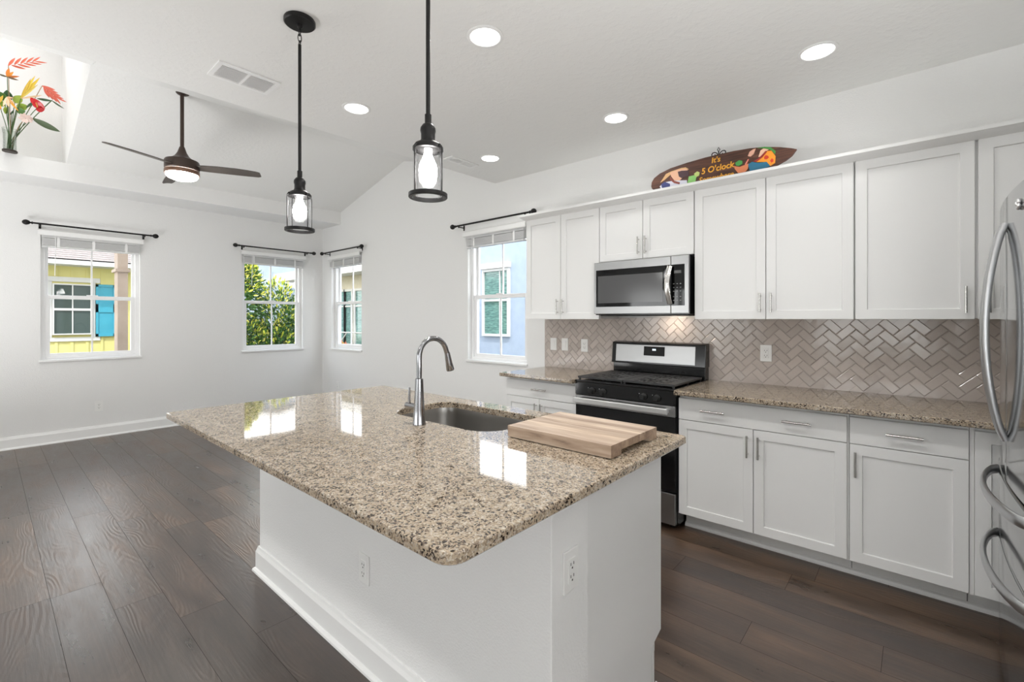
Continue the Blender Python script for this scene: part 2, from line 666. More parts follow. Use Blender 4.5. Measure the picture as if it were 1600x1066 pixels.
def rrect(x0, x1, y0, y1, r, n=6):
    """Counter-clockwise rounded rectangle; r is one radius or four (x1y1, x0y1, x0y0, x1y0)."""
    rs = r if isinstance(r, (list, tuple)) else [r] * 4
    out = []
    for (cx, cy, a0), rr in zip(((x1, y1, 0), (x0, y1, 90), (x0, y0, 180), (x1, y0, 270)), rs):
        sx = -1 if cx == x1 else 1
        sy = -1 if cy == y1 else 1
        for i in range(n + 1):
            a = radians(a0 + 90 * i / n)
            out.append((cx + sx * rr + rr * cos(a), cy + sy * rr + rr * sin(a)))
    return out


def set_pid(o, vals):
    a = o.data.attributes.new('pid', 'FLOAT', 'FACE')
    a.data.foreach_set('value', vals)


def structure(name, bm, m, label, cat, **kw):
    o = build(name, bm, m, **kw)
    return tag(o, label, cat, kind='structure')


# ------------------------------------------------------------------ dimensions
XL, YW, XR, YF = -7.183, 3.588, 1.06, -6.20      # room faces
ZC = 2.817                                        # flat ceiling
YU, YB = 3.263, 2.955                             # upper and base door fronts
ROOF = 4.75
WT = .16
SLOPE = .262
XS0, XS1 = -6.60, -6.69                           # soffit front edge at the kitchen wall and at the camera end
ZV = 3.0

# ------------------------------------------------------------------ floor
def make_floor():
    bm = new()
    pid = []
    y0 = .217
    y = y0 - .189 * 21
    known = {0: -3.20, 1: -2.848, 2: -2.545, 3: -2.167}
    row = -21
    while y < YW + .01:
        Lp = 1.52
        x = known.get(row, -20 - random.random() * Lp)
        while x > XL - .1: x -= Lp
        while x < XR + .1:
            a, b = max(x, XL - .1), min(x + Lp, XR + .1)
            if b - a > .01:
                ya, yb = max(y, YF - .1), min(y + .189, YW + .1)
                if yb > ya:
                    g = .0009
                    quad(bm, (a + g, ya + g, 0), (b - g, ya + g, 0), (b - g, yb - g, 0), (a + g, yb - g, 0))
                    pid.append(random.random())
            x += Lp
        y += .189
        row += 1
    n = len(pid)
    o = structure('floor', bm, M_FLOOR, 'dark brown wood plank floor running the length of the room', 'floor')
    set_pid(o, pid)
    b2 = new()
    box(b2, XL - .1, XR + .1, YF - .1, YW + .1, -.12, -.0012)
    s = build('floor_underlay', b2, M_SEAM, o)
    s['kind'] = 'structure'


make_floor()

# ------------------------------------------------------------------ walls
Z0W, Z1W = .92, 2.31
WINS = {  # n: wall, start along the wall, width
    1: ('L', .412, .858), 2: ('L', 2.415, .858), 3: ('B', -6.885, .872), 4: ('B', -3.795, .856)}


def wall_mesh(axis, face, thick, a0, a1, z0, z1, holes):
    """axis 'x': wall lies along x at y=face; 'y': along y at x=face. holes: (a, b, za, zb)."""
    bm = new()

    def bx(p, q, r, s):
        if q - p < 1e-4 or s - r < 1e-4: return
        if axis == 'x':
            box(bm, p, q, min(face, face + thick), max(face, face + thick), r, s)
        else:
            box(bm, min(face, face + thick), max(face, face + thick), p, q, r, s)
    cur = a0
    for (p, q, r, s) in sorted(holes):
        bx(cur, p, z0, z1)
        bx(p, q, z0, r)
        bx(p, q, s, z1)
        cur = q
    bx(cur, a1, z0, z1)
    return bm


hl = [(WINS[k][1], WINS[k][1] + WINS[k][2], Z0W, Z1W) for k in (1, 2)]
hb = [(WINS[k][1], WINS[k][1] + WINS[k][2], Z0W, Z1W) for k in (3, 4)]
structure('wall_left', wall_mesh('y', XL, -WT, YF - WT, YW + WT, -.1, ROOF, hl), M_WALL, 'white painted far wall with two double hung windows', 'wall')
structure('wall_back', wall_mesh('x', YW, WT, XL, XR + WT, -.1, ROOF, hb), M_WALL, 'white painted wall behind the range and upper cabinets', 'wall')
structure('wall_right', wall_mesh('y', XR, WT, YF - WT, YW, -.1, ROOF, []), M_WALL, 'white painted wall behind the refrigerator', 'wall')
structure('wall_front', wall_mesh('x', YF, -WT, XL, XR, -.1, ROOF, [(-6.45, -3.35, 0.02, 2.25), (-1.85, .25, .45, 2.25)]), M_WALL, 'white painted wall behind the camera with patio door', 'wall')

# ceilings
def edge_x(y):     # kitchen edge of the flat ceiling
    return -3.372 - .0296 * (3.594 - y)


def soff_x(y):
    return XS0 + (XS1 - XS0) * (YW - y) / 3.5


bm = new()
prism(bm, [(edge_x(YF), YF, ZC), (XR, YF, ZC), (XR, YW, ZC), (edge_x(YW), YW, ZC)], (0, 0, .2))
structure('ceiling', bm, M_CEIL, 'white textured flat ceiling above the kitchen', 'ceiling')
bm = new()
prism(bm, [(XL, YF, ZC), (soff_x(YF), YF, ZC), (soff_x(YW), YW, ZC), (XL, YW, ZC)], (0, 0, ZV - ZC))
structure('ceiling_soffit', bm, M_WALL, 'white dropped soffit running above the far wall windows', 'ceiling')

NY0, NY1, XRIDGE = -1.15, .572, -5.0
ZR = ZV + SLOPE * (XRIDGE - XS0)
bm = new()


def slope_strip(bm, y0, y1):
    prism(bm, [(soff_x(y0), y0, ZV), (XRIDGE, y0, ZR), (XRIDGE, y1, ZR), (soff_x(y1), y1, ZV)], (0, 0, .12))
    prism(bm, [(XRIDGE, y0, ZR), (edge_x(y0), y0, ZV + .02), (edge_x(y1), y1, ZV + .02), (XRIDGE, y1, ZR)], (0, 0, .12))


slope_strip(bm, NY1 + .003, YW)
slope_strip(bm, YF, NY0)
prism(bm, [(XRIDGE, NY0, ZR), (edge_x(NY0), NY0, ZV + .02), (edge_x(NY1), NY1, ZV + .02), (XRIDGE, NY1, ZR)], (0, 0, .12))
structure('ceiling_vault', bm, M_CEIL, 'white textured vaulted ceiling over the living room', 'ceiling')
# plant niche cut into the vault
bm = new()
XN = -7.05
box(bm, XN - .1, XN, NY0 - .1, NY1 + .1, ZV, 4.6)                                  # back
prism(bm, [(XN, NY1, ZV + .0006), (soff_x(NY1), NY1, ZV + .0006), (XRIDGE, NY1, ZR + .0006), (XRIDGE, NY1, 4.6), (XN, NY1, 4.6)], (0, .1, 0))
prism(bm, [(XN, NY0, ZV), (soff_x(NY0), NY0, ZV), (XRIDGE, NY0, ZR), (XRIDGE, NY0, 4.6), (XN, NY0, 4.6)], (0, -.1, 0))
box(bm, XRIDGE, XRIDGE + .1, NY0 - .1, NY1 + .1, ZR + .001, 4.6)
box(bm, XN - .1, XRIDGE + .1, NY0 - .1, NY1 + .1, 4.6, 4.7)
structure('ceiling_niche', bm, M_WALL, 'white recessed plant niche high in the vaulted ceiling', 'niche')
bm = new()
box(bm, XL - .5, XR + .4, YF - .4, YW + .45, ROOF, ROOF + .15)  # unseen slab added to shut sun and sky out of the rooms
structure('roof', bm, M_GRAYROOF, 'unseen flat roof slab added over the house to keep light out', 'roof')

# baseboards
def baseboard(name, pts, label, out, h=.133, t=.016):
    """pts: two floor points on the wall face; out: unit direction into the room."""
    a, b = Vector(pts[0]), Vector(pts[1])
    o = Vector(out)
    bm = new()
    prof = [(0, 0), (t + .014, 0), (t + .013, .010), (t + .006, .018), (t, .020), (t, h - .028), (t - .006, h - .012), (t - .009, h), (0, h)]
    prism(bm, [a + o * p + Vector((0, 0, q)) for p, q in prof], b - a)
    return structure(name, bm, M_TRIM, label, 'baseboard')


baseboard('baseboard_left', ((XL, YF, 0), (XL, YW, 0)), 'white baseboard along the far window wall', (1, 0, 0))
baseboard('baseboard_back', ((XL, YW, 0), (-2.66, YW, 0)), 'white baseboard along the kitchen wall up to the base cabinets', (0, -1, 0))
baseboard('baseboard_front', ((XL, YF, 0), (-6.45, YF, 0)), 'white baseboard beside the patio door', (0, 1, 0))

# ------------------------------------------------------------------ windows, blinds, rods
def frame_bars(bm, x0, x1, z0, z1, wl, wr, wb, wt, y0, y1):
    box(bm, x0, x0 + wl, y0, y1, z0, z1)
    box(bm, x1 - wr, x1, y0, y1, z0, z1)
    box(bm, x0 + wl, x1 - wr, y0, y1, z0, z0 + wb)
    box(bm, x0 + wl, x1 - wr, y0, y1, z1 - wt, z1)


WPLACE = {}
WDESC = {1: 'far wall window facing the yellow house', 2: 'far wall window filled by the green shrub', 3: 'narrow looking corner window on the kitchen wall facing the cream house',
         4: 'kitchen wall window beside the upper cabinets facing the blue house'}
for k, (wl, a, wd) in WINS.items():
    loc = (XL, a, Z0W) if wl == 'L' else (a, YW, Z0W)
    rz = radians(90) if wl == 'L' else 0
    WPLACE[k] = (loc, rz, wd)
    r = root('window_%d' % k, 'white double hung ' + WDESC[k], 'window', loc, rz, world=False, kind='structure')
    H = Z1W - Z0W
    bm = new()
    frame_bars(bm, 0, wd, 0, H, .038, .038, .03, .04, .055, .145)
    build('window_frame', bm, M_VINYL, r, bv=.002)
    mid = .70
    bm = new()
    frame_bars(bm, .036, wd - .036, mid - .02, H - .038, .030, .030, .034, .03, .108, .132)
    build('upper_sash', bm, M_VINYL, r, bv=.002)
    bm = new()
    frame_bars(bm, .036, wd - .036, .028, mid + .022, .042, .042, .042, .042, .066, .104)
    box(bm, wd / 2 - .05, wd / 2 + .05, .060, .075, mid + .022, mid + .032)
    build('lower_sash', bm, M_VINYL, r, bv=.002)
    bm = new()
    box(bm, wd / 2 - .008, wd / 2 + .008, .112, .126, mid, H - .06)
    box(bm, wd / 2 - .008, wd / 2 + .008, .078, .092, .06, mid - .01)
    build('muntin', bm, M_VINYL, r)
    bm = new()
    quad(bm, (.06, .119, mid), (wd - .06, .119, mid), (wd - .06, .119, H - .06), (.06, .119, H - .06))
    build('upper_pane', bm, M_GLASS, r)
    bm = new()
    quad(bm, (.07, .085, .06), (wd - .07, .085, .06), (wd - .07, .085, mid - .01), (.07, .085, mid - .01))
    build('lower_pane', bm, M_GLASS, r)
    bm = new()
    box(bm, -.016, wd + .016, -.022, .056, -.020, .004)
    build('window_sill', bm, M_TRIM, r, bv=.004)

    # blind
    far = 'window facing the yellow house' if k == 1 else ('far wall window with the shrub outside' if k == 2 else ('corner window on the kitchen wall' if k == 3 else 'window next to the upper cabinets'))
    loc2 = (loc[0], loc[1], Z1W)
    b = root('window_blind', 'white slatted blind raised to the top of the ' + far, 'blind', loc2, rz, 'raised window blinds', world=False)
    bm = new()
    prism(bm, [(-.026, -.052, -.022), (-.026, -.058, -.012), (-.026, -.058, .028), (-.026, -.050, .038), (-.026, -.0005, .038), (-.026, -.0005, .03), (-.026, -.045, .025), (-.026, -.045, -.022)], (wd + .052, 0, 0))
    build('valance', bm, M_TRIM, b, bv=.002)
    bm = new()
    box(bm, .008, wd - .008, -.040, .010, -.045, -.003)
    build('headrail', bm, M_BLIND, b)
    bm = new()
    for i in range(10):
        z = -.056 - i * .0075
        prism(bm, [(.01, -.040, z - .003), (.01, -.018, z), (.01, .010, z - .003), (.01, .010, z + .0032), (.01, -.018, z + .0062), (.01, -.040, z + .0032)], (wd - .02, 0, 0))
    build('slats', bm, M_BLIND, b)
    bm = new()
    box(bm, .01, wd - .01, -.040, .010, -.150, -.132)
    build('bottom_rail', bm, M_BLIND, b, bv=.003)
    for fx in (.16, .5, .84):
        bm = new()
        box(bm, wd * fx - .012, wd * fx + .012, -.043, -.041, -.150, -.045)
        build('ladder_tape', bm, M_TRIM, b)
    bm = new()
    tube(bm, [(.115, -.047, -.02), (.112, -.050, -.24), (.108, -.048, -.46)], .0035, 8)
    build('tilt_wand', bm, M_VINYL, b)

    # curtain rod
    rw = {1: (-.06, .945), 2: (-.06, .945), 3: (-.10, .955), 4: (-.115, .955)}[k]
    d = {1: 'above the window facing the yellow house', 2: 'above the window with the shrub outside', 3: 'above the kitchen wall corner window', 4: 'above the window next to the upper cabinets'}[k]
    zr = 2.402 if k != 4 else 2.418
    c = root('curtain_rod', 'black curtain rod with ball finials ' + d, 'curtain rod', (loc[0], loc[1], zr), rz, 'black curtain rods', world=False)
    bm = new()
    tube(bm, [(rw[0], -.08, 0), (rw[1], -.08, 0)], .0095, 12)
    build('rod', bm, M_BLACK, c, smooth=40)
    for s, xx in ((-1, rw[0]), (1, rw[1])):
        bm = new()
        lathe(bm, [(.010, 0), (.014, .004), (.014, .010), (.009, .014), (.009, .020), (.020, .030), (.027, .045), (.028, .055), (.023, .070), (.012, .080), (.004, .083)], (0, 0, 0), 18, 'x')
        if s < 0: bmesh.ops.scale(bm, vec=(-1, 1, 1), verts=bm.verts)
        bmesh.ops.translate(bm, verts=bm.verts, vec=(xx, -.08, 0))
        bmesh.ops.recalc_face_normals(bm, faces=bm.faces)
        build('finial', bm, M_BLACK, c, smooth=40)
        bm = new()
        xb = xx - s * .055
        box(bm, xb - .006, xb + .006, -.086, -.001, -.020, -.010)
        box(bm, xb - .006, xb + .006, -.088, -.082, -.026, -.004)
        box(bm, xb - .010, xb + .010, -.005, 0, -.045, .012)
        build('bracket', bm, M_BLACK, c, bv=.0015)

# patio door and dining window behind the camera
for nm, x0, x1, z0, z1, lab in (('door_1', -6.45, -3.35, .02, 2.25, 'white framed glass patio door behind the camera'), ('window_5', -1.85, .25, .45, 2.25, 'white framed dining window behind the camera')):
    r = root(nm, lab, nm.split('_')[0], ((x0 + x1) / 2, YF, z0), kind='structure')
    bm = new()
    frame_bars(bm, x0, x1, z0, z1, .06, .06, .06, .06, YF - .12, YF - .04)
    box(bm, (x0 + x1) / 2 - .05, (x0 + x1) / 2 + .05, YF - .12, YF - .04, z0, z1)
    build('door_frame' if nm[0] == 'd' else 'window_frame', bm, M_VINYL, r)
    bm = new()
    quad(bm, (x0 + .05, YF - .08, z0 + .05), (x1 - .05, YF - .08, z0 + .05), (x1 - .05, YF - .08, z1 - .05), (x0 + .05, YF - .08, z1 - .05))
    build('pane', bm, M_GLASS, r)

# ------------------------------------------------------------------ outlets and switches
def outlet(kind, label, loc, rz, group='wall plates'):
    """local frame: plate on y=0 facing -y."""
    r = root('wall_outlet' if kind == 'o' else 'light_switch', label, 'outlet' if kind == 'o' else 'light switch', loc, rz, world=False)
    bm = new()
    box(bm, -.036, .036, -.006, 0, -.058, .058)
    build('cover_plate', bm, M_PLATE, r, bv=.0025)
    bm = new()
    box(bm, -.017, .017, -.0085, -.005, -.034, .034)
    p = build('receptacle' if kind == 'o' else 'rocker', bm, M_PLATE, r, bv=.001)
    bm = new()
    if kind == 'o':
        for zz in (.017, -.017):
            box(bm, -.0085, -.0060, -.0090, -.0084, zz - .002, zz + .006)
            box(bm, .0060, .0085, -.0090, -.0084, zz - .002, zz + .006)
            box(bm, -.0025, .0025, -.0090, -.0084, zz - .012, zz - .007)
        build('slots', bm, M_SLOT, p)
    else:
        box(bm, -.015, .015, -.0105, -.0086, .0, .031)
        build('paddle', bm, M_PLATE, p, bv=.001)
    return r


outlet('o', 'white wall outlet low on the far wall under the window facing the yellow house', (XL, .89, .359), radians(90))
outlet('o', 'white wall outlet low on the kitchen wall near the room corner', (-6.69, YW, .36), 0)
outlet('s', 'white rocker switch on the tile next to the window, first from the tile edge', (-2.600, 3.5795, 1.137), 0)
outlet('s', 'white rocker switch on the tile, between the other switch and the outlet', (-2.470, 3.5795, 1.137), 0)
outlet('o', 'white outlet on the tile between the switches and the range', (-2.256, 3.5795, 1.135), 0)
outlet('o', 'white outlet on the tile above the long worktop past the range', (-.785, 3.5795, 1.136), 0)

# ------------------------------------------------------------------ tile backsplash (herringbone)
def clip(poly, x0, x1, z0, z1):
    for ax, v, s in ((0, x0, 1), (0, x1, -1), (1, z0, 1), (1, z1, -1)):
        out = []
        for i in range(len(poly)):
            a, b = poly[i], poly[(i + 1) % len(poly)]
            ia, ib = (a[ax] - v) * s >= 0, (b[ax] - v) * s >= 0
            if ia: out.append(a)
            if ia != ib:
                t = (v - a[ax]) / (b[ax] - a[ax])
                out.append((a[0] + t * (b[0] - a[0]), a[1] + t * (b[1] - a[1])))
        poly = out
        if len(poly) < 3: return []
    return poly


def area2(p):
    return abs(sum(p[i][0] * p[(i + 1) % len(p)][1] - p[(i + 1) % len(p)][0] * p[i][1] for i in range(len(p)))) / 2


def backsplash():
    bm = new()
    pid = []
    Wt = .0496
    X0, X1, Z0, Z1 = -2.707, .66, .90, 1.385
    px, pz = .070, 1.239
    h = sqrt(.5)
    toXZ = lambda a, b: (px + Wt * (a - b) * h, pz + Wt * (a + b) * h)
    yb, yf = 3.5845, 3.5795
    g = .0011
    R = 75
    for a in range(-R, R):
        for b in range(-R, R):
            q = (a - b) % 4
            if q == 0: rect = (a, a + 2, b, b + 1)
            elif q == 3: rect = (a, a + 1, b, b + 2)
            else: continue
            c = toXZ((rect[0] + rect[1]) / 2, (rect[2] + rect[3]) / 2)
            if c[0] < X0 - .1 or c[0] > X1 + .1 or c[1] < Z0 - .1 or c[1] > Z1 + .1: continue

            def ring(ins):
                e = ins / Wt
                return [toXZ(rect[0] + e, rect[2] + e), toXZ(rect[1] - e, rect[2] + e), toXZ(rect[1] - e, rect[3] - e), toXZ(rect[0] + e, rect[3] - e)]
            inside = all(X0 <= p[0] <= X1 and Z0 <= p[1] <= Z1 for p in ring(0))
            pv = random.random()
            ty = [random.uniform(-.0004, .0004) for _ in range(2)]

            def yy(p, base): return base + ty[0] * (p[0] - c[0]) / .05 + ty[1] * (p[1] - c[1]) / .05
            if inside:
                r0, r1, r2 = ring(g), ring(g + .0006), ring(g + .0034)
                l0 = [bm.verts.new((p[0], yb, p[1])) for p in r0]
                l1 = [bm.verts.new((p[0], yy(p, yf) + .0016, p[1])) for p in r1]
                l2 = [bm.verts.new((p[0], yy(p, yf), p[1])) for p in r2]
                for A, B in ((l0, l1), (l1, l2)):
                    for i in range(4):
                        bm.faces.new((A[i], A[(i + 1) % 4], B[(i + 1) % 4], B[i]))
                        pid.append(pv)
                bm.faces.new(l2)
                pid.append(pv)
            else:
                p = clip(ring(g), X0, X1, Z0, Z1)
                if len(p) >= 3 and area2(p) > 2e-6:
                    n = len(p)
                    l0 = [bm.verts.new((t[0], yb, t[1])) for t in p]
                    l2 = [bm.verts.new((t[0], yy(t, yf), t[1])) for t in p]
                    for i in range(n):
                        bm.faces.new((l0[i], l0[(i + 1) % n], l2[(i + 1) % n], l2[i]))
                        pid.append(pv)
                    bm.faces.new(l2)
                    pid.append(pv)
    for f in bm.faces: pass
    bmesh.ops.recalc_face_normals(bm, faces=bm.faces)
    o = structure('wall_tile_backsplash', bm, M_TILE, 'taupe glazed herringbone tile backsplash between worktop and upper cabinets', 'backsplash')
    set_pid(o, pid)
    b2 = new()
    box(b2, X0, X1, 3.5825, YW, Z0, Z1)
    gq = build('grout', b2, M_GROUT, o)
    gq['kind'] = 'structure'


backsplash()

# ------------------------------------------------------------------ cabinets
def shaker(bm, x0, x1, z0, z1, y, fw=.053, th=.02, rec=.008):
    """Door whose front face is at y (facing -y)."""
    o = [(x0, z0), (x1, z0), (x1, z1), (x0, z1)]
    i1 = [(x0 + fw, z0 + fw), (x1 - fw, z0 + fw), (x1 - fw, z1 - fw), (x0 + fw, z1 - fw)]
    i2 = [(x0 + fw + .003, z0 + fw + .003), (x1 - fw - .003, z0 + fw + .003), (x1 - fw - .003, z1 - fw - .003), (x0 + fw + .003, z1 - fw - .003)]
    e = .0015
    oe = [(x0 + e, z0 + e), (x1 - e, z0 + e), (x1 - e, z1 - e), (x0 + e, z1 - e)]
    R = []
    for pts, yy in ((o, y + th), (o, y + e), (oe, y), (i1, y), (i2, y + rec)):
        R.append([bm.verts.new((p[0], yy, p[1])) for p in pts])
    for A, B in zip(R, R[1:]):
        for i in range(4):
            bm.faces.new((A[i], A[(i + 1) % 4], B[(i + 1) % 4], B[i]))
    bm.faces.new(R[-1])
    bm.faces.new(R[0][::-1])
    bmesh.ops.recalc_face_normals(bm, faces=bm.faces)


def slab(bm, x0, x1, z0, z1, y, th=.02):
    box(bm, x0, x1, y, y + th, z0, z1)


def pull(x, y, z, L_, vert, parent):
    """T-bar pull, bar centre .03 in front of the door face y."""
    bm = new()
    yb = y - .030
    if vert:
        tube(bm, [(x, yb, z - L_ / 2), (x, yb, z + L_ / 2)], .0058, 12)
        for s in (-1, 1): tube(bm, [(x, yb, z + s * L_ * .36), (x, y + .001, z + s * L_ * .36)], .0045, 8)
    else:
        tube(bm, [(x - L_ / 2, yb, z), (x + L_ / 2, yb, z)], .0058, 12)
        for s in (-1, 1): tube(bm, [(x + s * L_ * .36, yb, z), (x + s * L_ * .36, y + .001, z)], .0045, 8)
    return build('handle', bm, M_NICKEL, parent, smooth=40)


def upper(label, x0, x1, z0, z1, splits, pulls, group='white upper cabinets'):
    r = root('upper_cabinet', label, 'cabinet', ((x0 + x1) / 2, (YU + YW) / 2, z0), group=group)
    bm = new()
    box(bm, x0 - .0006 - (.006 if x0 > 0 else 0), x1 + .0014, YU + .021, 3.578, z0 + .004, z1)
    build('cabinet_body', bm, M_CAB, r, bv=.001)
    xs = [x0] + splits + [x1]
    for i in range(len(xs) - 1):
        bm = new()
        shaker(bm, xs[i] + .0022, xs[i + 1] - .0022, z0, z1 - .017, YU)
        dr = build('door', bm, M_CAB, r)
        px, pz, pl = pulls[i]
        pull(px, YU, pz, pl, True, dr)
    return r


upper('white two door upper cabinet at the end of the run, next to the window', -2.682, -1.920, 1.372, 2.286, [-2.298], [(-2.326, 1.479, .132), (-2.268, 1.479, .132)])
upper('short white two door upper cabinet directly above the microwave', -1.918, -1.167, 1.828, 2.286, [-1.548], [(-1.577, 1.927, .132), (-1.519, 1.927, .132)])
upper('wide white two door upper cabinet beside the microwave', -1.164, -.2665, 1.372, 2.286, [-.717], [(-.746, 1.476, .122), (-.684, 1.476, .122)])
upper('white single door upper cabinet, between the wide two door one and the corner', -.2625, .2235, 1.372, 2.286, [], [(.188, 1.471, .134)])
upper('white upper cabinet in the corner half hidden by the refrigerator', .231, .70, 1.372, 2.286, [], [(.272, 1.471, .134)])

# crown above the upper cabinets
bm = new()
yc = YU
prof = [(yc + .02, 2.268), (yc - .004, 2.268), (yc - .010, 2.272), (yc - .028, 2.284), (yc - .044, 2.297), (yc - .048, 2.298), (yc - .048, 2.316), (yc + .03, 2.316), (yc + .03, 2.27)]
# run along the front, mitred return along the end of the first cabinet
n = len(prof)
x_end = -2.682
A = [bm.verts.new((1.0, p[0], p[1])) for p in prof]
B = [bm.verts.new((x_end + (p[0] - yc), p[0], p[1])) for p in prof]
C = [bm.verts.new((x_end + (p[0] - yc), YW, p[1])) for p in prof]
for Q, W in ((A, B), (B, C)):
    for i in range(n):
        j = (i + 1) % n
        bm.faces.new((Q[i], Q[j], W[j], W[i]))
bm.faces.new(A)
bm.faces.new(C[::-1])
bmesh.ops.recalc_face_normals(bm, faces=bm.faces)
structure('trim_1', bm, M_CAB, 'white cove crown moulding along the top of the upper cabinets', 'crown moulding')


def base(label, x0, x1, drawer, splits, dpulls, hpulls, xs_body=None):
    r = root('base_cabinet', label, 'cabinet', ((x0 + x1) / 2, 3.28, 0), group='white base cabinets')
    bm = new()
    a, b = xs_body or (x0 + .001, x1 + (.0065 if x0 < -1 and x1 > -1 else -.001))
    box(bm, a, b, YB + .021, 3.578, .112, .889)
    build('cabinet_body', bm, M_CAB, r, bv=.001)
    bm = new()
    box(bm, a, b, 3.090, 3.11, .0, .112)
    build('toe_kick', bm, M_CAB, r)
    zt = .866
    if drawer:
        bm = new()
        slab(bm, x0 + .002, x1 - .002, .7305, zt, YB)
        d = build('drawer', bm, M_CAB, r, bv=.0015)
        for hx, hl in hpulls: pull(hx, YB, .802, hl, False, d)
        zt = .7265
    xs = [x0] + splits + [x1]
    for i in range(len(xs) - 1):
        bm = new()
        shaker(bm, xs[i] + .002, xs[i + 1] - .002, .122, zt, YB, fw=.052)
        d = build('door', bm, M_CAB, r)
        if dpulls[i]: pull(dpulls[i], YB, .628, .128, True, d)
    return r


base('white two door base cabinet with one drawer, on the window side of the range', -2.648, -1.931, True, [-2.291], [-2.318, -2.262], [(-2.281, .145)])
base('wide white base cabinet with one long drawer and two pulls, right beside the range', -1.156, -.2695, True, [-.715], [-.744, -.685], [(-.939, .14), (-.495, .14)])
base('white single door base cabinet with a drawer, third from the window', -.2615, .183, True, [], [-.234], [(-.043, .14)])
base('white corner base cabinet door half hidden by the refrigerator', .1985, .66, False, [], [None], [], xs_body=(.186, .66))
bm = new()
box(bm, .183, .1985, YB + .012, YB + .03, .115, .889)
bm2 = new()
prism(bm2, [(-1.158, 3.090, 0), (-1.158, 3.074, 0), (-1.158, 3.074, .010), (-1.158, 3.079, .020), (-1.158, 3.090, .026)], (1.86, 0, 0))
structure('trim_2', bm2, M_CAB, 'white shoe moulding at the foot of the base cabinets', 'moulding')
structure('trim_3', bm, M_CAB, 'narrow white filler strip between the corner base cabinet doors', 'filler strip')

# ------------------------------------------------------------------ worktops
def stone(name, outer, label, cat, z0, z1, hole=None, e=.005, parent=None, org=None, inset=None):
    """Polished slab with eased edges. outer(ins) gives the outline inset by ins."""
    bm = new()

    def ring(pts, z): return [bm.verts.new((p[0], p[1], z)) for p in pts]
    o0 = ring(outer(e), z1)
    o1 = ring(outer(e * .3), z1 - e * .3)
    o2 = ring(outer(0), z1 - e)
    o3 = ring(outer(0), z0 + e)
    o4 = ring(outer(e), z0)
    for A_, B_ in ((o0, o1), (o1, o2), (o2, o3), (o3, o4)):
        k = len(A_)
        for i in range(k):
            bm.faces.new((A_[i], A_[(i + 1) % k], B_[(i + 1) % k], B_[i]))
    if hole:
        h0, h1, h2 = ring(hole(-.003), z1), ring(hole(0), z1 - .003), ring(hole(0), z0)
        for A_, B_ in ((h0, h1), (h1, h2)):
            k = len(A_)
            for i in range(k):
                bm.faces.new((A_[i], B_[i], B_[(i + 1) % k], A_[(i + 1) % k]))
        for a_, b_ in ((o0, h0), (o4, h2)):
            es = []
            for rg in (a_, b_):
                for i in range(len(rg)):
                    es.append(bm.edges.get((rg[i], rg[(i + 1) % len(rg)])))
            bmesh.ops.triangle_fill(bm, use_beauty=True, use_dissolve=False, edges=es)
    else:
        bm.faces.new(o0)
        bm.faces.new(o4[::-1])
    bmesh.ops.recalc_face_normals(bm, faces=bm.faces)
    o = build(name, bm, M_GRANITE, org=org)
    return tag(o, label, cat)


stone('worktop', lambda i: rrect(-2.668 + i, -1.930, 2.885 + i, 3.578 - i, [.003, .003, .006, .003], 3), 'short granite worktop on the window side of the range', 'worktop', .890, .920, org=(-2.3, 3.23, .89))
stone('worktop', lambda i: rrect(-1.160, .66 - i, 2.885 + i, 3.578 - i, [.003, .003, .003, .003], 3), 'long granite worktop between the range and the refrigerator', 'worktop', .890, .920, org=(-.25, 3.23, .89))

# ------------------------------------------------------------------ island
r = root('kitchen_island', 'white kitchen island with textured half wall under the granite top', 'kitchen island', (-1.72, 1.36, 0))
IX0, IX1, IY0, IYM, IY1 = -2.700, -.730, .995, 1.177, 1.700
bm = new()
box(bm, IX0, IX1, IY0, IYM, 0, .8895)
build('half_wall', bm, M_WALL, r, bv=.003)
bm = new()
box(bm, -2.690, IX1 - .019, IYM, IY1 - .02, .112, .66)
box(bm, -2.690, IX1 - .019, IYM, IY1 - .5, .0, .112)
build('cabinet_body', bm, M_CAB, r)
bm = new()
prism(bm, [(IX1 - .018, IYM, 0), (IX1 - .018, 1.622, 0), (IX1 - .018, 1.622, .165), (IX1 - .018, 1.700, .192), (IX1 - .018, 1.700, .8895), (IX1 - .018, IYM, .8895)], (.016, 0, 0))
build('end_panel', bm, M_CAB, r, bv=.001)
bm = new()
box(bm, IX1 - .018, IX1 - .002, 1.625, 1.64, 0, .165)
build('toe_kick', bm, M_CAB, r)
for nm, xa, xb in (('door', -2.688, -2.25), ('door', -2.246, -1.80), ('door', -1.796, -1.35), ('door', -1.346, -.76)):
    bm = new()
    shaker(bm, -xb, -xa, .19, .86, 0)
    bm.transform(Matrix.Translation((0, IY1 + .021, 0)) @ Matrix.Rotation(pi, 4, 'Z'))
    build(nm, bm, M_CAB, r)
# cap trim under the stone at the end of the half wall, and baseboards
bm = new()
box(bm, IX1 - .001, IX1 + .008, IY0 + .002, IYM, .858, .889)
build('cap_trim', bm, M_WALL, r, bv=.002)
bm = new()
prof = [(0, 0), (.030, 0), (.029, .010), (.022, .018), (.016, .020), (.016, .105), (.010, .121), (.007, .133), (0, .133)]
loop = [(IX0, IYM), (IX0, IY0), (IX1, IY0), (IX1, IYM)]
rings = []
for i, (x, y) in enumerate(loop):
    dx, dy = [(-1, 0), (-1, -1), (1, -1), (1, 0)][i]
    rings.append([bm.verts.new((x + dx * p, y + dy * p, q)) for p, q in prof])
for A_, B_ in zip(rings, rings[1:]):
    k = len(A_)
    for i in range(k): bm.faces.new((A_[i], A_[(i + 1) % k], B_[(i + 1) % k], B_[i]))
bm.faces.new(rings[0]); bm.faces.new(rings[-1][::-1])
bmesh.ops.recalc_face_normals(bm, faces=bm.faces)
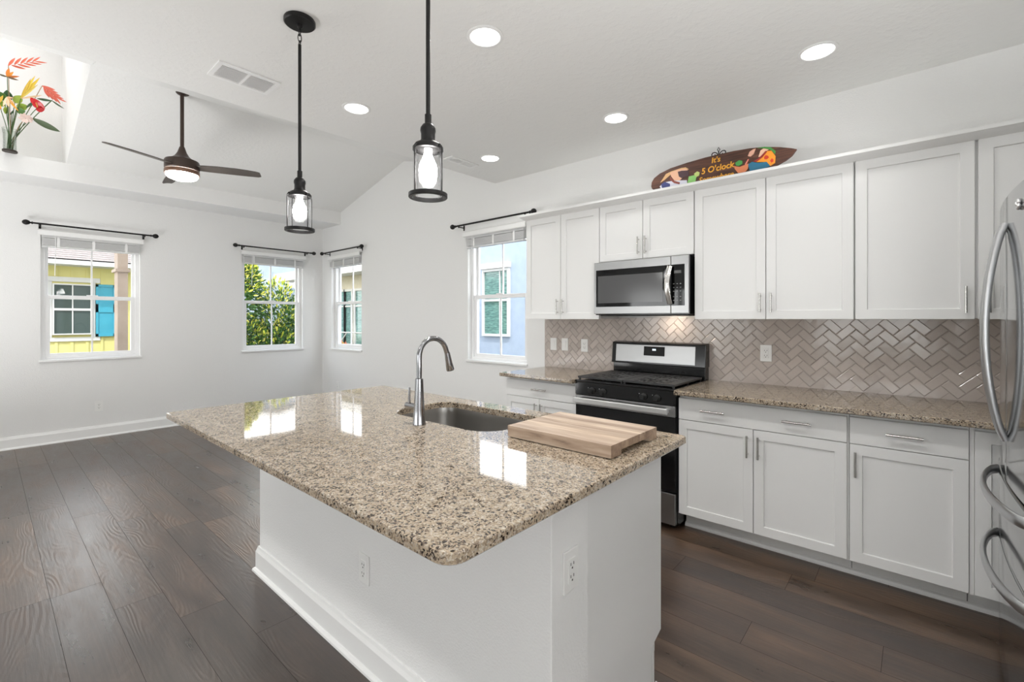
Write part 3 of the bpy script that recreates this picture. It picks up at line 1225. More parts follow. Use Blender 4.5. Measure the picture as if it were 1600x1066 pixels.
build('baseboard', bm, M_TRIM, r)
bm = new()
prism(bm, [(IX1 - .002, IYM + .03, 0), (IX1 + .018, IYM + .03, 0), (IX1 + .016, IYM + .03, .010), (IX1 + .009, IYM + .03, .018), (IX1 - .002, IYM + .03, .021)], (0, 1.655 - IYM - .03, 0))
build('shoe_moulding', bm, M_TRIM, r)

SX0, SX1, SY0, SY1 = -1.955, -1.262, 1.302, 1.690
isl = lambda i: rrect(-2.742 + i, -.668 - i, .582 + i, 1.800 - i, [.022, .02, .02, .045], 6)
hol = lambda i: rrect(SX0 + i, SX1 - i, SY0 + i, SY1 - i, [.09, .09, .13, .13], 8)
stone('island_countertop', isl, 'large polished granite top of the island with sink cutout', 'countertop', .890, .920, hole=hol, org=(-1.7, 1.19, .89))

outlet('o', 'white outlet on the long face of the island half wall', (-1.644, IY0, .385), 0)
outlet('o', 'white outlet on the narrow end of the island, under the granite top', (IX1, 1.081, .672), radians(90))

# sink
bm = new()
rr = lambda i: rrect(SX0 - .004 + i, SX1 + .004 - i, SY0 - .004 + i, SY1 + .004 - i, [max(.09 - i * .5, .03)] * 2 + [max(.13 - i * .5, .05)] * 2, 8)
lv = [(-.012, .8885), (0, .8885), (.004, .86), (.010, .715), (.022, .690), (.05, .682)]
R_ = [[bm.verts.new((p[0], p[1], z)) for p in rr(i)] for i, z in lv]
for A_, B_ in zip(R_, R_[1:]):
    k = len(A_)
    for i in range(k): bm.faces.new((A_[i], A_[(i + 1) % k], B_[(i + 1) % k], B_[i]))
bm.faces.new(R_[-1])
bmesh.ops.recalc_face_normals(bm, faces=bm.faces)
bmesh.ops.reverse_faces(bm, faces=bm.faces)
r = root('kitchen_sink', 'stainless undermount sink set in the island granite', 'sink', (-1.61, 1.49, .68))
build('basin', bm, M_SINK, r, smooth=50)
bm = new()
lathe(bm, [(.044, .684), (.044, .687), (.036, .688), (.030, .685), (.0, .684)], (-1.61, 1.49, 0), 24)
build('drain', bm, M_CHROME, r, smooth=40)

# faucet
fx, fy = -1.606, 1.232
r = root('kitchen_faucet', 'tall chrome gooseneck pull-down faucet standing behind the sink', 'faucet', (fx, fy, .92))
bm = new()
lathe(bm, [(.0285, .9205), (.0285, .926), (.0272, .930), (.0235, .985), (.0195, 1.050), (.0165, 1.117), (.0125, 1.120)], (fx, fy, 0), 32)
build('base_column', bm, M_CHROME, r, smooth=40)
bm = new()
pts = [(fx, fy, 1.116), (fx, fy, 1.16), (fx, fy, 1.205)]
for i in range(1, 15):
    a = pi - i / 14 * radians(166)
    pts.append((fx, fy + .077 + .077 * cos(a), 1.211 + .0765 * sin(a)))
pts.append((fx, fy + .1585, 1.212))
tube(bm, pts, .0116, 16)
build('gooseneck', bm, M_CHROME, r, smooth=40)
bm = new()
tube(bm, [(fx, fy + .157, 1.220), (fx, fy + .1605, 1.205), (fx, fy + .168, 1.172), (fx, fy + .176, 1.142), (fx, fy + .177, 1.138)], [.0125, .0135, .0155, .0185, .0165], 20)
build('spray_head', bm, M_CHROME, r, smooth=40)
bm = new()
tube(bm, [(fx - .012, fy, .993), (fx - .088, fy, .993)], .0135, 16)
build('valve_stub', bm, M_CHROME, r, smooth=40)
bm = new()
tube(bm, [(fx - .070, fy, .998), (fx - .070, fy, 1.072)], [.0058, .005], 10)
build('lever', bm, M_CHROME, r, smooth=40)

# cutting board
r = root('cutting_board', 'thick striped wooden cutting board lying on the island beside the sink', 'cutting board', (-.96, 1.50, .92))
bx0, bx1, by0, by1, bz0, bz1 = -1.182, -.738, 1.328, 1.674, .9225, .9645
bm = new()
pidv = []
edges = [0, .07, .125, .155, .205, .25, .285, .346]
for i in range(len(edges) - 1):
    ya, yb_ = by0 + edges[i], by0 + edges[i + 1]
    mid_ = .08 < (edges[i] + edges[i + 1]) / 2 < .27
    prof = [(bx0, bz0), (bx1, bz0), (bx1, bz1), (bx0, bz1)]
    if mid_:
        prof = [(bx0, bz0 + .016), (bx0 + .026, bz0 + .012), (bx0 + .03, bz0), (bx1 - .03, bz0), (bx1 - .026, bz0 + .012), (bx1, bz0 + .016), (bx1, bz1), (bx0, bz1)]
    fs = prism(bm, [(p[0], ya, p[1]) for p in prof], (0, yb_ - ya, 0))
    pv = [.30, .2, .33, .74, .12, .41, .93][i]
    pidv += [pv] * len(fs)
o = build('board', bm, M_BOARD, r)
set_pid(o, pidv)
for x in (bx0 + .045, bx1 - .045):
    for y in (by0 + .03, by1 - .03):
        bm = new()
        lathe(bm, [(.010, .9202), (.010, .923)], (x, y, 0), 12)
        build('foot', bm, M_RUBBER, r)

# ------------------------------------------------------------------ gas range
r = root('gas_range', 'black and stainless gas range between the base cabinets', 'range', (-1.546, 3.24, 0))
gx0, gx1, gy = -1.926, -1.163, 2.930
bm = new()
box(bm, gx0, gx1, gy + .03, 3.560, .03, .905)
build('range_body', bm, M_BGLOSS, r, bv=.002)
for x in (gx0 + .05, gx1 - .05):
    for y in (gy + .08, 3.50):
        bm = new()
        lathe(bm, [(.018, 0), (.018, .032)], (x, y, 0), 12)
        build('foot', bm, M_RUBBER, r)
bm = new()
box(bm, gx0, gx1, gy - .008, 3.52, .905, .922)
build('cooktop', bm, M_BGLOSS, r, bv=.004)
bm = new()
prism(bm, [(gx0 + .001, gy - .004, .904), (gx0 + .001, gy + .03, .904), (gx0 + .001, gy + .03, .812), (gx0 + .001, gy - .006, .812)], (gx1 - gx0 - .002, 0, 0))
cp = build('control_panel', bm, M_BGLOSS, r, bv=.003)
for x in (-1.781, -1.688, -1.380, -1.286):
    bm = new()
    lathe(bm, [(.024, gy - .006), (.024, gy - .010), (.020, gy - .013), (.0175, gy - .034), (.016, gy - .036), (0, gy - .036)], (x, 0, .852), 24, 'y')
    box(bm, x - .004, x + .004, gy - .041, gy - .012, .836, .868)
    kn = build('knob', bm, M_RUBBER, cp, smooth=40)
bm = new()
for x in (-1.781, -1.688, -1.380, -1.286):
    box(bm, x - .034, x - .029, gy - .0068, gy - .0060, .866, .871)
build('knob_markings', bm, M_MARK, cp)
bm = new()
box(bm, gx0 + .002, gx1 - .002, gy - .002, gy + .03, .252, .736)
od = build('oven_door', bm, M_BGLOSS, r, bv=.003)
bm = new()
box(bm, gx0 + .09, gx1 - .09, gy - .0035, gy - .001, .33, .655)
build('oven_window', bm, M_BLKGLASS, od)
bm = new()
box(bm, gx0 + .002, gx1 - .004, gy - .005, gy + .025, .738, .808)
build('trim_strip', bm, M_STEEL, od, bv=.002)
bm = new()
box(bm, gx0 + .014, gx1 - .036, gy - .058, gy - .040, .757, .797)
for x in (gx0 + .03, gx1 - .055):
    box(bm, x - .012, x + .012, gy - .045, gy - .003, .762, .792)
build('handle', bm, mat('satin_steel', lin(226, 226, 225), .42, .9), od, bv=.006, bseg=3)
bm = new()
box(bm, gx0 + .002, gx1 - .004, gy - .002, gy + .03, .040, .242)
build('drawer', bm, M_STEEL, r, bv=.003)
# cast iron grates
for s in (0, 1):
    a = gx0 + .012 + s * .371
    b = a + .366
    bm = new()
    y0_, y1_ = gy + .012, 3.455
    z0_, z1_ = .934, .947
    ym = (y0_ + y1_) / 2
    nx, ny = 19, 26
    cw, ch = (b - a) / nx, (y1_ - y0_) / ny

    def is_hole(ix, iy):          # cast openings clustered round the two burners
        q = iy % 13
        if ix in (0, nx - 1) or q in (0, 12): return False
        dx, dy = abs(ix - 9), abs(q - 6)
        return (dx, dy) in ((1, 1), (2, 1), (1, 2), (3, 3), (4, 3), (3, 2), (5, 1), (6, 1), (1, 4), (6, 4), (5, 4), (2, 5))
    for iy in range(ny):
        run = None
        for ix in range(nx + 1):
            solid = ix < nx and not is_hole(ix, iy)
            if solid and run is None: run = ix
            if not solid and run is not None:
                box(bm, a + run * cw, a + ix * cw, y0_ + iy * ch, y0_ + (iy + 1) * ch, z0_, z1_)
                run = None
    for x in (a + .01, b - .01):
        for y in (y0_ + .012, ym, y1_ - .008):
            box(bm, x - .006, x + .006, y - .006, y + .006, .9215, z0_)
    build('grate', bm, M_IRON, r)
    for q in range(2):
        cy = y0_ + (y1_ - y0_) * (.26 + .48 * q)
        bm = new()
        lathe(bm, [(.052, .9215), (.048, .928), (.036, .929), (.036, .936), (.030, .939), (0, .939)], ((a + b) / 2, cy, 0), 24)
        build('burner', bm, M_IRON, r, smooth=40)
# backguard
bm = new()
box(bm, gx0 + .006, gx1 - .004, 3.495, 3.572, .905, 1.02)
build('vent_riser', bm, M_BGLOSS, r, bv=.004)
bm = new()
prism(bm, [(gx0 - .004, 3.482, 1.012), (gx0 - .004, 3.576, 1.012), (gx0 - .004, 3.576, 1.190), (gx0 - .004, 3.540, 1.190), (gx0 - .004, 3.500, 1.182)], (gx1 - gx0 + .004, 0, 0))
bgd = build('backguard', bm, M_BGLOSS, r, bv=.005)
tl = (3.500 - 3.482) / (1.182 - 1.012)
yg = lambda z: 3.482 + (z - 1.012) * tl
bm = new()
prism(bm, [(-1.893, yg(1.026) - .003, 1.026), (-1.893, yg(1.166) - .003, 1.166), (-1.893, yg(1.166) + .004, 1.166), (-1.893, yg(1.026) + .004, 1.026)], (.655, 0, 0))
build('steel_fascia', bm, M_STEEL, bgd, bv=.002)
bm = new()
prism(bm, [(-1.645, yg(1.082) - .006, 1.082), (-1.645, yg(1.155) - .006, 1.155), (-1.645, yg(1.155), 1.155), (-1.645, yg(1.082), 1.082)], (.172, 0, 0))
build('display', bm, M_BLKGLASS, bgd, bv=.002)
bm = new()
for x in (-1.572, -1.565, -1.556, -1.549):
    box(bm, x, x + .004, yg(1.130) - .0072, yg(1.130) - .0055, 1.123, 1.137)
box(bm, -1.5595, -1.5580, yg(1.130) - .0072, yg(1.130) - .0055, 1.126, 1.128)
box(bm, -1.5595, -1.5580, yg(1.130) - .0072, yg(1.130) - .0055, 1.132, 1.134)
build('clock_digits', bm, M_CLOCK, bgd)

# ------------------------------------------------------------------ microwave
r = root('microwave_oven', 'stainless over-the-range microwave with black glass door', 'microwave', (-1.546, 3.38, 1.40))
mx0, mx1, my, mz0, mz1 = -1.929, -1.180, 3.200, 1.413, 1.818
bm = new()
box(bm, mx0 + .002, mx1 - .002, my + .022, 3.574, 1.405, mz1)
build('microwave_body', bm, M_BGLOSS, r, bv=.002)
bm = new()
box(bm, mx0 + .03, mx1 - .03, my + .05, 3.55, 1.398, 1.405)
build('underside_vent', bm, M_RUBBER, r)
bm = new()
box(bm, mx0, -1.307, my, my + .021, mz0, mz1)
dr = build('door', bm, M_STEEL, r, bv=.003)
bm = new()
box(bm, -1.911, -1.3085, my - .002, my + .004, 1.468, 1.757)
gl = build('glass_panel', bm, M_BLKGLASS, dr, bv=.001)
bm = new()
box(bm, -1.893, -1.365, my - .0026, my - .001, 1.497, 1.709)
build('window', bm, M_MWIN, gl)
bm = new()
hp = []
for i in range(13):
    t = i / 12
    z = 1.479 + t * (1.746 - 1.479)
    bow = sin(pi * t)
    hp.append((-1.305 - .010 * bow, my - .020 - .030 * bow, z))
tube(bm, hp, .01, 14, flat=(.0185, .005, (0, 1, 0)))
for z in (1.486, 1.739):
    box(bm, -1.317, -1.297, my - .024, my - .001, z - .006, z + .006)
build('handle', bm, M_NICKEL, dr, smooth=50)
bm = new()
box(bm, -1.305, mx1, my, my + .021, mz0, mz1)
pn = build('control_panel', bm, M_STEEL, r, bv=.003)
bm = new()
box(bm, -1.3035, -1.208, my - .002, my + .004, 1.468, 1.757)
kp = build('keypad', bm, M_BLKGLASS, pn, bv=.001)
bm = new()
for zr_ in range(5):
    for xr_ in range(3):
        x = -1.284 + xr_ * .024
        z = 1.505 + zr_ * .026 + (.012 if zr_ > 1 else 0)
        box(bm, x - .0045, x + .0045, my - .0026, my - .0018, z - .002, z + .002)
build('buttons', bm, M_MARK, kp)
bm = new()
box(bm, -1.282, -1.232, my - .0026, my - .0018, 1.695, 1.715)
build('display', bm, M_MWIN, kp)
lamp('AREA', 'microwave_task_light', (-1.42, 3.47, 1.394), .6, (1, .82, .64), (radians(18), 0, 0), shape='RECTANGLE', size=.10, size_y=.05).parent = None

# ------------------------------------------------------------------ refrigerator
r = root('refrigerator', 'stainless french door refrigerator with bowed handles', 'refrigerator', (.65, 2.36, 0))
YC, FX, HW = 2.40, .2415, .455


def fxc(y, b): return FX + b * ((y - YC) / HW) ** 2


def fdoor(bm, y0, y1, z0, z1, b, ztop_r=0.):
    k = 10
    f, bk = [], []
    cols = []
    for i in range(k + 1):
        y = y0 + (y1 - y0) * i / k
        cols.append((y, fxc(y, b)))
    rows = [z0 + .004, z0, z1, z1 - .004]
    fr0 = [bm.verts.new((x, y, z0)) for y, x in cols]
    fr1 = [bm.verts.new((x, y, z1)) for y, x in cols]
    b0 = [bm.verts.new((FX + .075, y, z0)) for y, x in cols]
    b1 = [bm.verts.new((FX + .075, y, z1)) for y, x in cols]
    for i in range(k):
        bm.faces.new((fr0[i], fr0[i + 1], fr1[i + 1], fr1[i]))
        bm.faces.new((b0[i], b1[i], b1[i + 1], b0[i + 1]))
        bm.faces.new((fr1[i], fr1[i + 1], b1[i + 1], b1[i]))
        bm.faces.new((fr0[i], b0[i], b0[i + 1], fr0[i + 1]))
    for i in (0, k):
        bm.faces.new((fr0[i], fr1[i], b1[i], b0[i]))
    bmesh.ops.recalc_face_normals(bm, faces=bm.faces)


bm = new()
box(bm, FX + .078, FX + .79, YC - HW + .004, YC + HW - .004, .03, 1.775)
build('fridge_body', bm, mat('fridge_side', lin(120, 121, 122), .35, .8), r, bv=.004)
bm = new()
box(bm, FX + .085, FX + .6, YC - HW + .01, YC + HW - .01, 0, .03)
build('base_grille', bm, M_RUBBER, r)
BU, BL = .030, .024
for s, nm in ((-1, 'door'), (1, 'door')):
    a, b = (YC - HW, YC - .002) if s < 0 else (YC + .002, YC + HW)
    bm = new()
    fdoor(bm, a, b, .792, 1.81, BU)
    d = build(nm, bm, M_FRIDGE, r, bv=.006, bang=40, bseg=3, smooth=50)
    # vertical bowed handle
    bm = new()
    hy = YC + s * .034
    pts = []
    for i in range(25):
        t = i / 24
        z = .945 + t * (1.708 - .945)
        bow = sin(pi * t) ** .72
        pts.append((fxc(hy, BU) - .004 - .051 * bow, hy + s * .004 * bow, z))
    tube(bm, pts, .012, 14, flat=(.0135, .0105, (1, 0, 0)))
    build('handle', bm, M_FHANDLE, d, smooth=50)
    if s < 0:
        bm = new()
        yb_ = 2.17
        for i in range(5):
            a_ = i * 2 * pi / 5
            ball(bm, (fxc(yb_, BU) - .004, yb_ + .011 * cos(a_), 1.739 + .011 * sin(a_)), .0085, (.7, 1, 1), 10, 6)
        ball(bm, (fxc(yb_, BU) - .006, yb_, 1.739), .009, (.8, 1, 1), 10, 6)
        build('badge', bm, mat('bright_emblem', lin(235, 235, 236), .15, .9), d, smooth=60)
for z0_, z1_ in ((.525, .784), (.045, .517)):
    bm = new()
    fdoor(bm, YC - HW, YC + HW, z0_, z1_, BL)
    d = build('drawer', bm, M_FRIDGE, r, bv=.006, bang=40, bseg=3, smooth=50)
    bm = new()
    zh = {.525: .757, .045: .497}[z0_]
    pts = []
    for i in range(33):
        t = i / 32
        y = YC + .345 - t * .69
        bow = sin(pi * t) ** .55
        pts.append((fxc(y, BL) - .004 - .050 * bow, y, zh))
    tube(bm, pts, .012, 14, flat=(.019, .009, (1, 0, 0)))
    build('handle', bm, M_FHANDLE, d, smooth=50)

# ------------------------------------------------------------------ recessed lights
LG = [(-1.658, 1.688, 'between the two pendants and the range, over the island'), (-2.883, 1.682, 'beside the far pendant rod over the island end'), (-.399, 2.961, 'in front of the upper cabinets toward the refrigerator'),
      (-1.622, 2.985, 'in front of the microwave'), (-2.874, 2.991, 'near the window next to the upper cabinets'), (-.40, 1.69, 'over the aisle before the refrigerator'),
      (-2.88, -.6, 'behind the camera over the dining end'), (-1.65, -.6, 'behind the camera over the middle of the dining area'), (-.4, -.6, 'behind the camera beside the wall')]
first = None
can = bpy.data.lights.new('downlight_lamp', 'AREA')
can.shape = 'DISK'
can.size = .14
can.energy = 7.0
can.spread = radians(135)
can.color = (1, .99, .97)
for x, y, d in LG:
    lab = 'white recessed round ceiling light, lit, ' + d
    if first is None:
        first = root('recessed_light', lab, 'ceiling light', (x, y, ZC), group='recessed ceiling lights', world=False)
        bm = new()
        lathe(bm, [(.094, -.0005), (.094, -.003), (.088, -.006), (.078, -.007), (.074, -.003), (.074, -.0005)], seg=40, cap=False)
        build('trim_ring', bm, M_TRIM, first, smooth=40)
        bm = new()
        lathe(bm, [(.0745, -.004), (.05, -.0055), (0, -.006)], seg=32, cap=False)
        build('lens', bm, M_LENS, first, smooth=40)
    else:
        dup(first, None, (x, y, ZC), label=lab)
    cl = can
    if y > 2.9:      # the row in front of the cabinets is dimmed
        cl = can.copy()
        cl.energy = 2.2
    lo = bpy.data.objects.new('downlight_lamp', cl)
    lo.location = (x, y, ZC - .008)
    COL.objects.link(lo)

# ------------------------------------------------------------------ ceiling vents
def vent(label, x0, x1, y0, y1):
    r = root('ceiling_vent', label, 'ceiling vent', ((x0 + x1) / 2, (y0 + y1) / 2, ZC), group='ceiling vents')
    bm = new()
    f = .024
    t = .008
    ym = (y0 + y1) / 2
    for a in ((x0, x0 + f, y0, y1), (x1 - f, x1, y0, y1), (x0 + f, x1 - f, y0, y0 + f), (x0 + f, x1 - f, y1 - f, y1), (x0 + f, x1 - f, ym - .008, ym + .008)):
        box(bm, a[0], a[1], a[2], a[3], ZC - t, ZC - .0002)
    build('vent_frame', bm, M_TRIM, r)
    bm = new()
    k = 10
    for (ya, yb_) in ((y0 + f, ym - .008), (ym + .008, y1 - f)):
        for i in range(k):
            x = x0 + f + (x1 - x0 - 2 * f) * (i + .5) / k
            prism(bm, [(x - .010, ya, ZC - .0050), (x + .008, ya, ZC - .0085), (x + .008, ya, ZC - .0075), (x - .010, ya, ZC - .0040)], (0, yb_ - ya, 0))
    build('louvers', bm, M_TRIM, r)
    bm = new()
    quad(bm, (x0 + f, y0 + f, ZC - .0006), (x0 + f, y1 - f, ZC - .0006), (x1 - f, y1 - f, ZC - .0006), (x1 - f, y0 + f, ZC - .0006))
    build('duct_screen', bm, mat('duct_grey', lin(214, 214, 214), .7), r)


vent('white louvered ceiling vent near the far pendant canopy', -3.138, -2.92, .865, 1.198)
vent('white louvered ceiling vent near the window end of the kitchen wall', -3.20, -3.08, 2.725, 3.055)

# ------------------------------------------------------------------ pendants
def pendant(label, x, y):
    r = root('pendant_light', label, 'pendant light', (x, y, ZC), group='black lantern pendants over the island', world=False)
    bm = new()
    lathe(bm, [(.069, 0), (.071, -.004), (.071, -.018), (.066, -.023), (.014, -.024), (.012, -.036), (.007, -.040)], seg=36)
    build('ceiling_canopy', bm, M_BLACK, r, smooth=40)
    bm = new()
    for k, (zc, rz_) in enumerate(((-.058, 0), (-.088, 1), (-.112, 0))):
        pts = []
        hh = (.020, .020, .012)[k]
        for i in range(16):
            a = 2 * pi * i / 16
            u, v = .0085 * cos(a), hh * sin(a)
            pts.append((u, 0, zc + v) if rz_ == 0 else (0, u, zc + v))
        tube(bm, pts, .0022, 6, closed=True)
    build('chain_links', bm, M_BLACK, r, smooth=40)
    z1 = 2.052 - ZC
    bm = new()
    tube(bm, [(0, 0, -.120), (0, 0, z1 + .02)], .0075, 12)
    tube(bm, [(0, 0, z1 + .035), (0, 0, z1)], .0115, 12)
    build('rod', bm, M_BLACK, r, smooth=40)
    bm = new()
    lathe(bm, [(.010, z1 + .004), (.018, z1), (.026, z1 - .012), (.027, z1 - .022), (.0245, z1 - .032), (.0245, z1 - .052), (.028, z1 - .060), (.046, z1 - .070), (.053, z1 - .080), (.053, z1 - .090), (.046, z1 - .092)], seg=36, cap=False)
    build('socket_cap', bm, M_BLACK, r, smooth=35)
    zb = 1.800 - ZC
    bm = new()
    lathe(bm, [(.0675, zb + .010), (.0675, zb - .002), (.0655, zb - .004), (.0555, zb - .004), (.0555, zb + .010), (.0675, zb + .010)], seg=40, cap=False)
    build('bottom_ring', bm, M_BLACK, r, smooth=35)
    for k in range(4):
        a = radians(8 + 90 * k)
        bm = new()
        ca, sa = cos(a), sin(a)
        tube(bm, [(.050 * ca, .050 * sa, z1 - .082), (.058 * ca, .058 * sa, z1 - .082), (.0625 * ca, .0625 * sa, z1 - .087), (.0635 * ca, .0635 * sa, z1 - .098), (.0635 * ca, .0635 * sa, zb + .005)], .0022, 8)
        ball(bm, (.054 * ca, .054 * sa, z1 - .080), .0042, (1, 1, 1), 8, 6)
        build('cage_wire', bm, M_BLACK, r, smooth=40)
    bm = new()
    lathe(bm, [(.048, z1 - .090), (.051, z1 - .10), (.051, zb + .006)], seg=36, cap=False)
    build('glass_shade', bm, M_SHADE, r, smooth=40)
    bm = new()
    lathe(bm, [(.013, z1 - .085), (.014, z1 - .105), (.020, z1 - .120), (.029, z1 - .140), (.032, z1 - .160), (.029, z1 - .180), (.018, z1 - .195), (0, z1 - .200)], seg=24, cap=False)
    build('bulb', bm, M_BULB, r, smooth=60)
    return r


p1 = pendant('black lantern pendant over the window end of the island, whole canopy in view', -2.240, 1.006)
dup(p1, None, (-1.285, 1.024, ZC), label='black lantern pendant hanging over the middle of the island near the faucet')

# ------------------------------------------------------------------ ceiling fan
FXC, FYC = -5.02, 1.19
r = root('ceiling_fan', 'dark bronze three blade ceiling fan with lit round light', 'ceiling fan', (FXC, FYC, 3.41), world=False)
zz = lambda z: z - 3.41
bm = new()
lathe(bm, [(.058, .03), (.058, .012), (.052, .006), (.030, -.002), (.018, -.006)], seg=32)
build('ceiling_canopy', bm, M_BRONZE, r, smooth=40)
bm = new()
tube(bm, [(0, 0, .0), (0, 0, zz(2.93))], .0155, 16)
build('downrod', bm, M_BRONZE, r, smooth=40)
bm = new()
lathe(bm, [(.020, zz(2.935)), (.024, zz(2.922)), (.036, zz(2.885)), (.056, zz(2.850)), (.082, zz(2.828)), (.108, zz(2.816)), (.129, zz(2.808)), (.134, zz(2.798)), (.134, zz(2.732)), (.130, zz(2.727)), (.130, zz(2.722))], seg=48)
build('motor_housing', bm, M_BRONZE, r, smooth=35)
bm = new()
lathe(bm, [(.131, zz(2.721)), (.135, zz(2.715)), (.135, zz(2.690)), (.130, zz(2.684)), (.122, zz(2.684))], seg=48, cap=False)
build('light_ring', bm, mat('copper_ring', lin(140, 108, 90), .38, .6), r, smooth=35)
bm = new()
lathe(bm, [(.126, zz(2.690)), (.124, zz(2.674)), (.112, zz(2.656)), (.085, zz(2.644)), (.045, zz(2.637)), (0, zz(2.635))], seg=40, cap=False)
build('light_lens', bm, M_FANLENS, r, smooth=60)
for k, a0 in enumerate((58, 178, 298)):
    bm = new()
    prof = [(.10, -.040, .040), (.18, -.052, .046), (.30, -.062, .050), (.45, -.064, .050), (.55, -.058, .045), (.615, -.050, .040), (.640, -.040, .026)]
    up, dn = [], []
    for xr_, ya, yb_ in prof:
        rowu, rowd = [], []
        for q in range(5):
            y = ya + (yb_ - ya) * q / 4
            z = zz(2.756) - y * .22 + .010 * (1 - ((q - 2) / 2) ** 2) * .3 - .02 * (xr_ / .66) ** 2
            rowu.append(bm.verts.new((xr_, y, z + .004)))
            rowd.append(bm.verts.new((xr_, y, z - .004)))
        up.append(rowu)
        dn.append(rowd)
    for g_ in range(len(prof) - 1):
        for q in range(4):
            bm.faces.new((up[g_][q], up[g_ + 1][q], up[g_ + 1][q + 1], up[g_][q + 1]))
            bm.faces.new((dn[g_][q], dn[g_][q + 1], dn[g_ + 1][q + 1], dn[g_ + 1][q]))
        for q in (0, 4):
            bm.faces.new((up[g_][q], dn[g_][q], dn[g_ + 1][q], up[g_ + 1][q]))
    for g_ in (0, len(prof) - 1):
        for q in range(4):
            bm.faces.new((up[g_][q], up[g_][q + 1], dn[g_][q + 1], dn[g_][q]))
    bmesh.ops.recalc_face_normals(bm, faces=bm.faces)
    bm.transform(Matrix.Rotation(radians(a0), 4, 'Z'))
    build('blade', bm, M_BLADE, r, smooth=40)

# ------------------------------------------------------------------ surfboard sign on the cabinets
YS = 3.345
r = root('surfboard_sign', 'dark wooden surfboard shaped sign with yellow lettering lying on the upper cabinets', 'sign', (-1.04, YS, 2.286))
up_ = [(-1.518, 2.382), (-1.514, 2.413), (-1.495, 2.441), (-1.45, 2.467), (-1.37, 2.489), (-1.247, 2.503), (-1.123, 2.511), (-1.039, 2.513), (-0.931, 2.512), (-0.828, 2.506), (-0.741, 2.494), (-0.651, 2.470), (-0.594, 2.450), (-0.561, 2.435)]
lo_ = [(-0.588, 2.399), (-0.622, 2.377), (-0.675, 2.356), (-.76, 2.328), (-.86, 2.306), (-.97, 2.294), (-1.1, 2.289), (-1.22, 2.294), (-1.33, 2.303), (-1.42, 2.317), (-1.48, 2.340), (-1.511, 2.362)]
bm = new()
prism(bm, [(p[0], YS, p[1]) for p in up_ + lo_], (0, .016, 0))
board_ = build('board', bm, M_SIGN, r, bv=.002)
ART = [
    ('hat', (214, 170, 120), [(-1.446, 2.396), (-1.402, 2.453), (-1.362, 2.464), (-1.285, 2.473), (-1.255, 2.471), (-1.232, 2.452), (-1.27, 2.448), (-1.331, 2.454), (-1.37, 2.439), (-1.41, 2.412)]),
    ('face', (226, 176, 146), [(-1.37, 2.455), (-1.315, 2.466), (-1.255, 2.460), (-1.232, 2.44), (-1.232, 2.418), (-1.27, 2.407), (-1.3, 2.383), (-1.339, 2.394), (-1.362, 2.426)]),
    ('shirt', (214, 214, 226), [(-1.45, 2.369), (-1.414, 2.393), (-1.346, 2.392), (-1.247, 2.376), (-1.24, 2.330), (-1.362, 2.32), (-1.43, 2.335)]),
    ('hair', (130, 62, 50), [(-1.37, 2.427), (-1.339, 2.39), (-1.296, 2.37), (-1.3, 2.356), (-1.339, 2.372), (-1.372, 2.404)]),
    ('sunglasses', (70, 46, 52), [(-1.312, 2.45), (-1.285, 2.452), (-1.232, 2.444), (-1.232, 2.407), (-1.285, 2.399), (-1.304, 2.414)]),
    ('sleeve', (58, 66, 120), [(-1.438, 2.382), (-1.41, 2.396), (-1.37, 2.373), (-1.37, 2.35), (-1.43, 2.35)]),
    ('drink', (140, 200, 112), [(-1.243, 2.340), (-1.232, 2.399), (-1.188, 2.401), (-1.177, 2.384), (-1.191, 2.335)]),
    ('lime', (190, 204, 120), [(-1.195, 2.41), (-1.173, 2.424), (-1.155, 2.413), (-1.159, 2.392), (-1.18, 2.385)]),
    ('jacket', (236, 150, 40), [(-0.796, 2.406), (-0.753, 2.434), (-0.729, 2.462), (-0.702, 2.459), (-0.678, 2.417), (-0.681, 2.374), (-0.708, 2.36), (-0.729, 2.391)]),
    ('jacket_flower', (206, 60, 34), [(-.745, 2.425), (-.735, 2.437), (-.722, 2.430), (-.715, 2.418), (-.728, 2.408), (-.742, 2.412)]),
    ('jacket_flower', (206, 60, 34), [(-.709, 2.395), (-.700, 2.408), (-.690, 2.400), (-.690, 2.385), (-.702, 2.380)]),
    ('head', (232, 190, 160), [(-0.778, 2.433), (-0.765, 2.474), (-0.747, 2.483), (-0.717, 2.469), (-0.741, 2.458), (-0.759, 2.436)]),
    ('beak', (222, 170, 146), [(-0.841, 2.455), (-0.831, 2.48), (-0.809, 2.492), (-0.793, 2.493), (-0.806, 2.46), (-0.824, 2.447)]),
    ('cap', (70, 140, 62), [(-0.784, 2.494), (-0.741, 2.492), (-0.705, 2.480), (-0.678, 2.45), (-0.681, 2.431), (-0.705, 2.463), (-0.747, 2.484)]),
    ('collar', (150, 40, 34), [(-0.809, 2.409), (-0.771, 2.428), (-0.735, 2.464), (-0.726, 2.458), (-0.753, 2.427), (-0.79, 2.405)]),
    ('wing', (40, 110, 140), [(-0.84, 2.399), (-0.815, 2.411), (-0.778, 2.395), (-0.729, 2.391), (-0.708, 2.36), (-0.778, 2.345), (-0.828, 2.35)]),
    ('coconut', (214, 130, 88), [(-0.927, 2.408), (-0.891, 2.393), (-0.837, 2.404), (-0.84, 2.371), (-0.859, 2.350), (-0.901, 2.355), (-0.921, 2.385)]),
    ('garnish', (74, 150, 74), [(-0.918, 2.427), (-0.895, 2.439), (-0.875, 2.431), (-0.875, 2.41), (-0.898, 2.401), (-0.914, 2.408)]),
    ('straw', (232, 140, 120), [(-0.859, 2.403), (-0.84, 2.434), (-0.834, 2.431), (-0.852, 2.4)]),
]
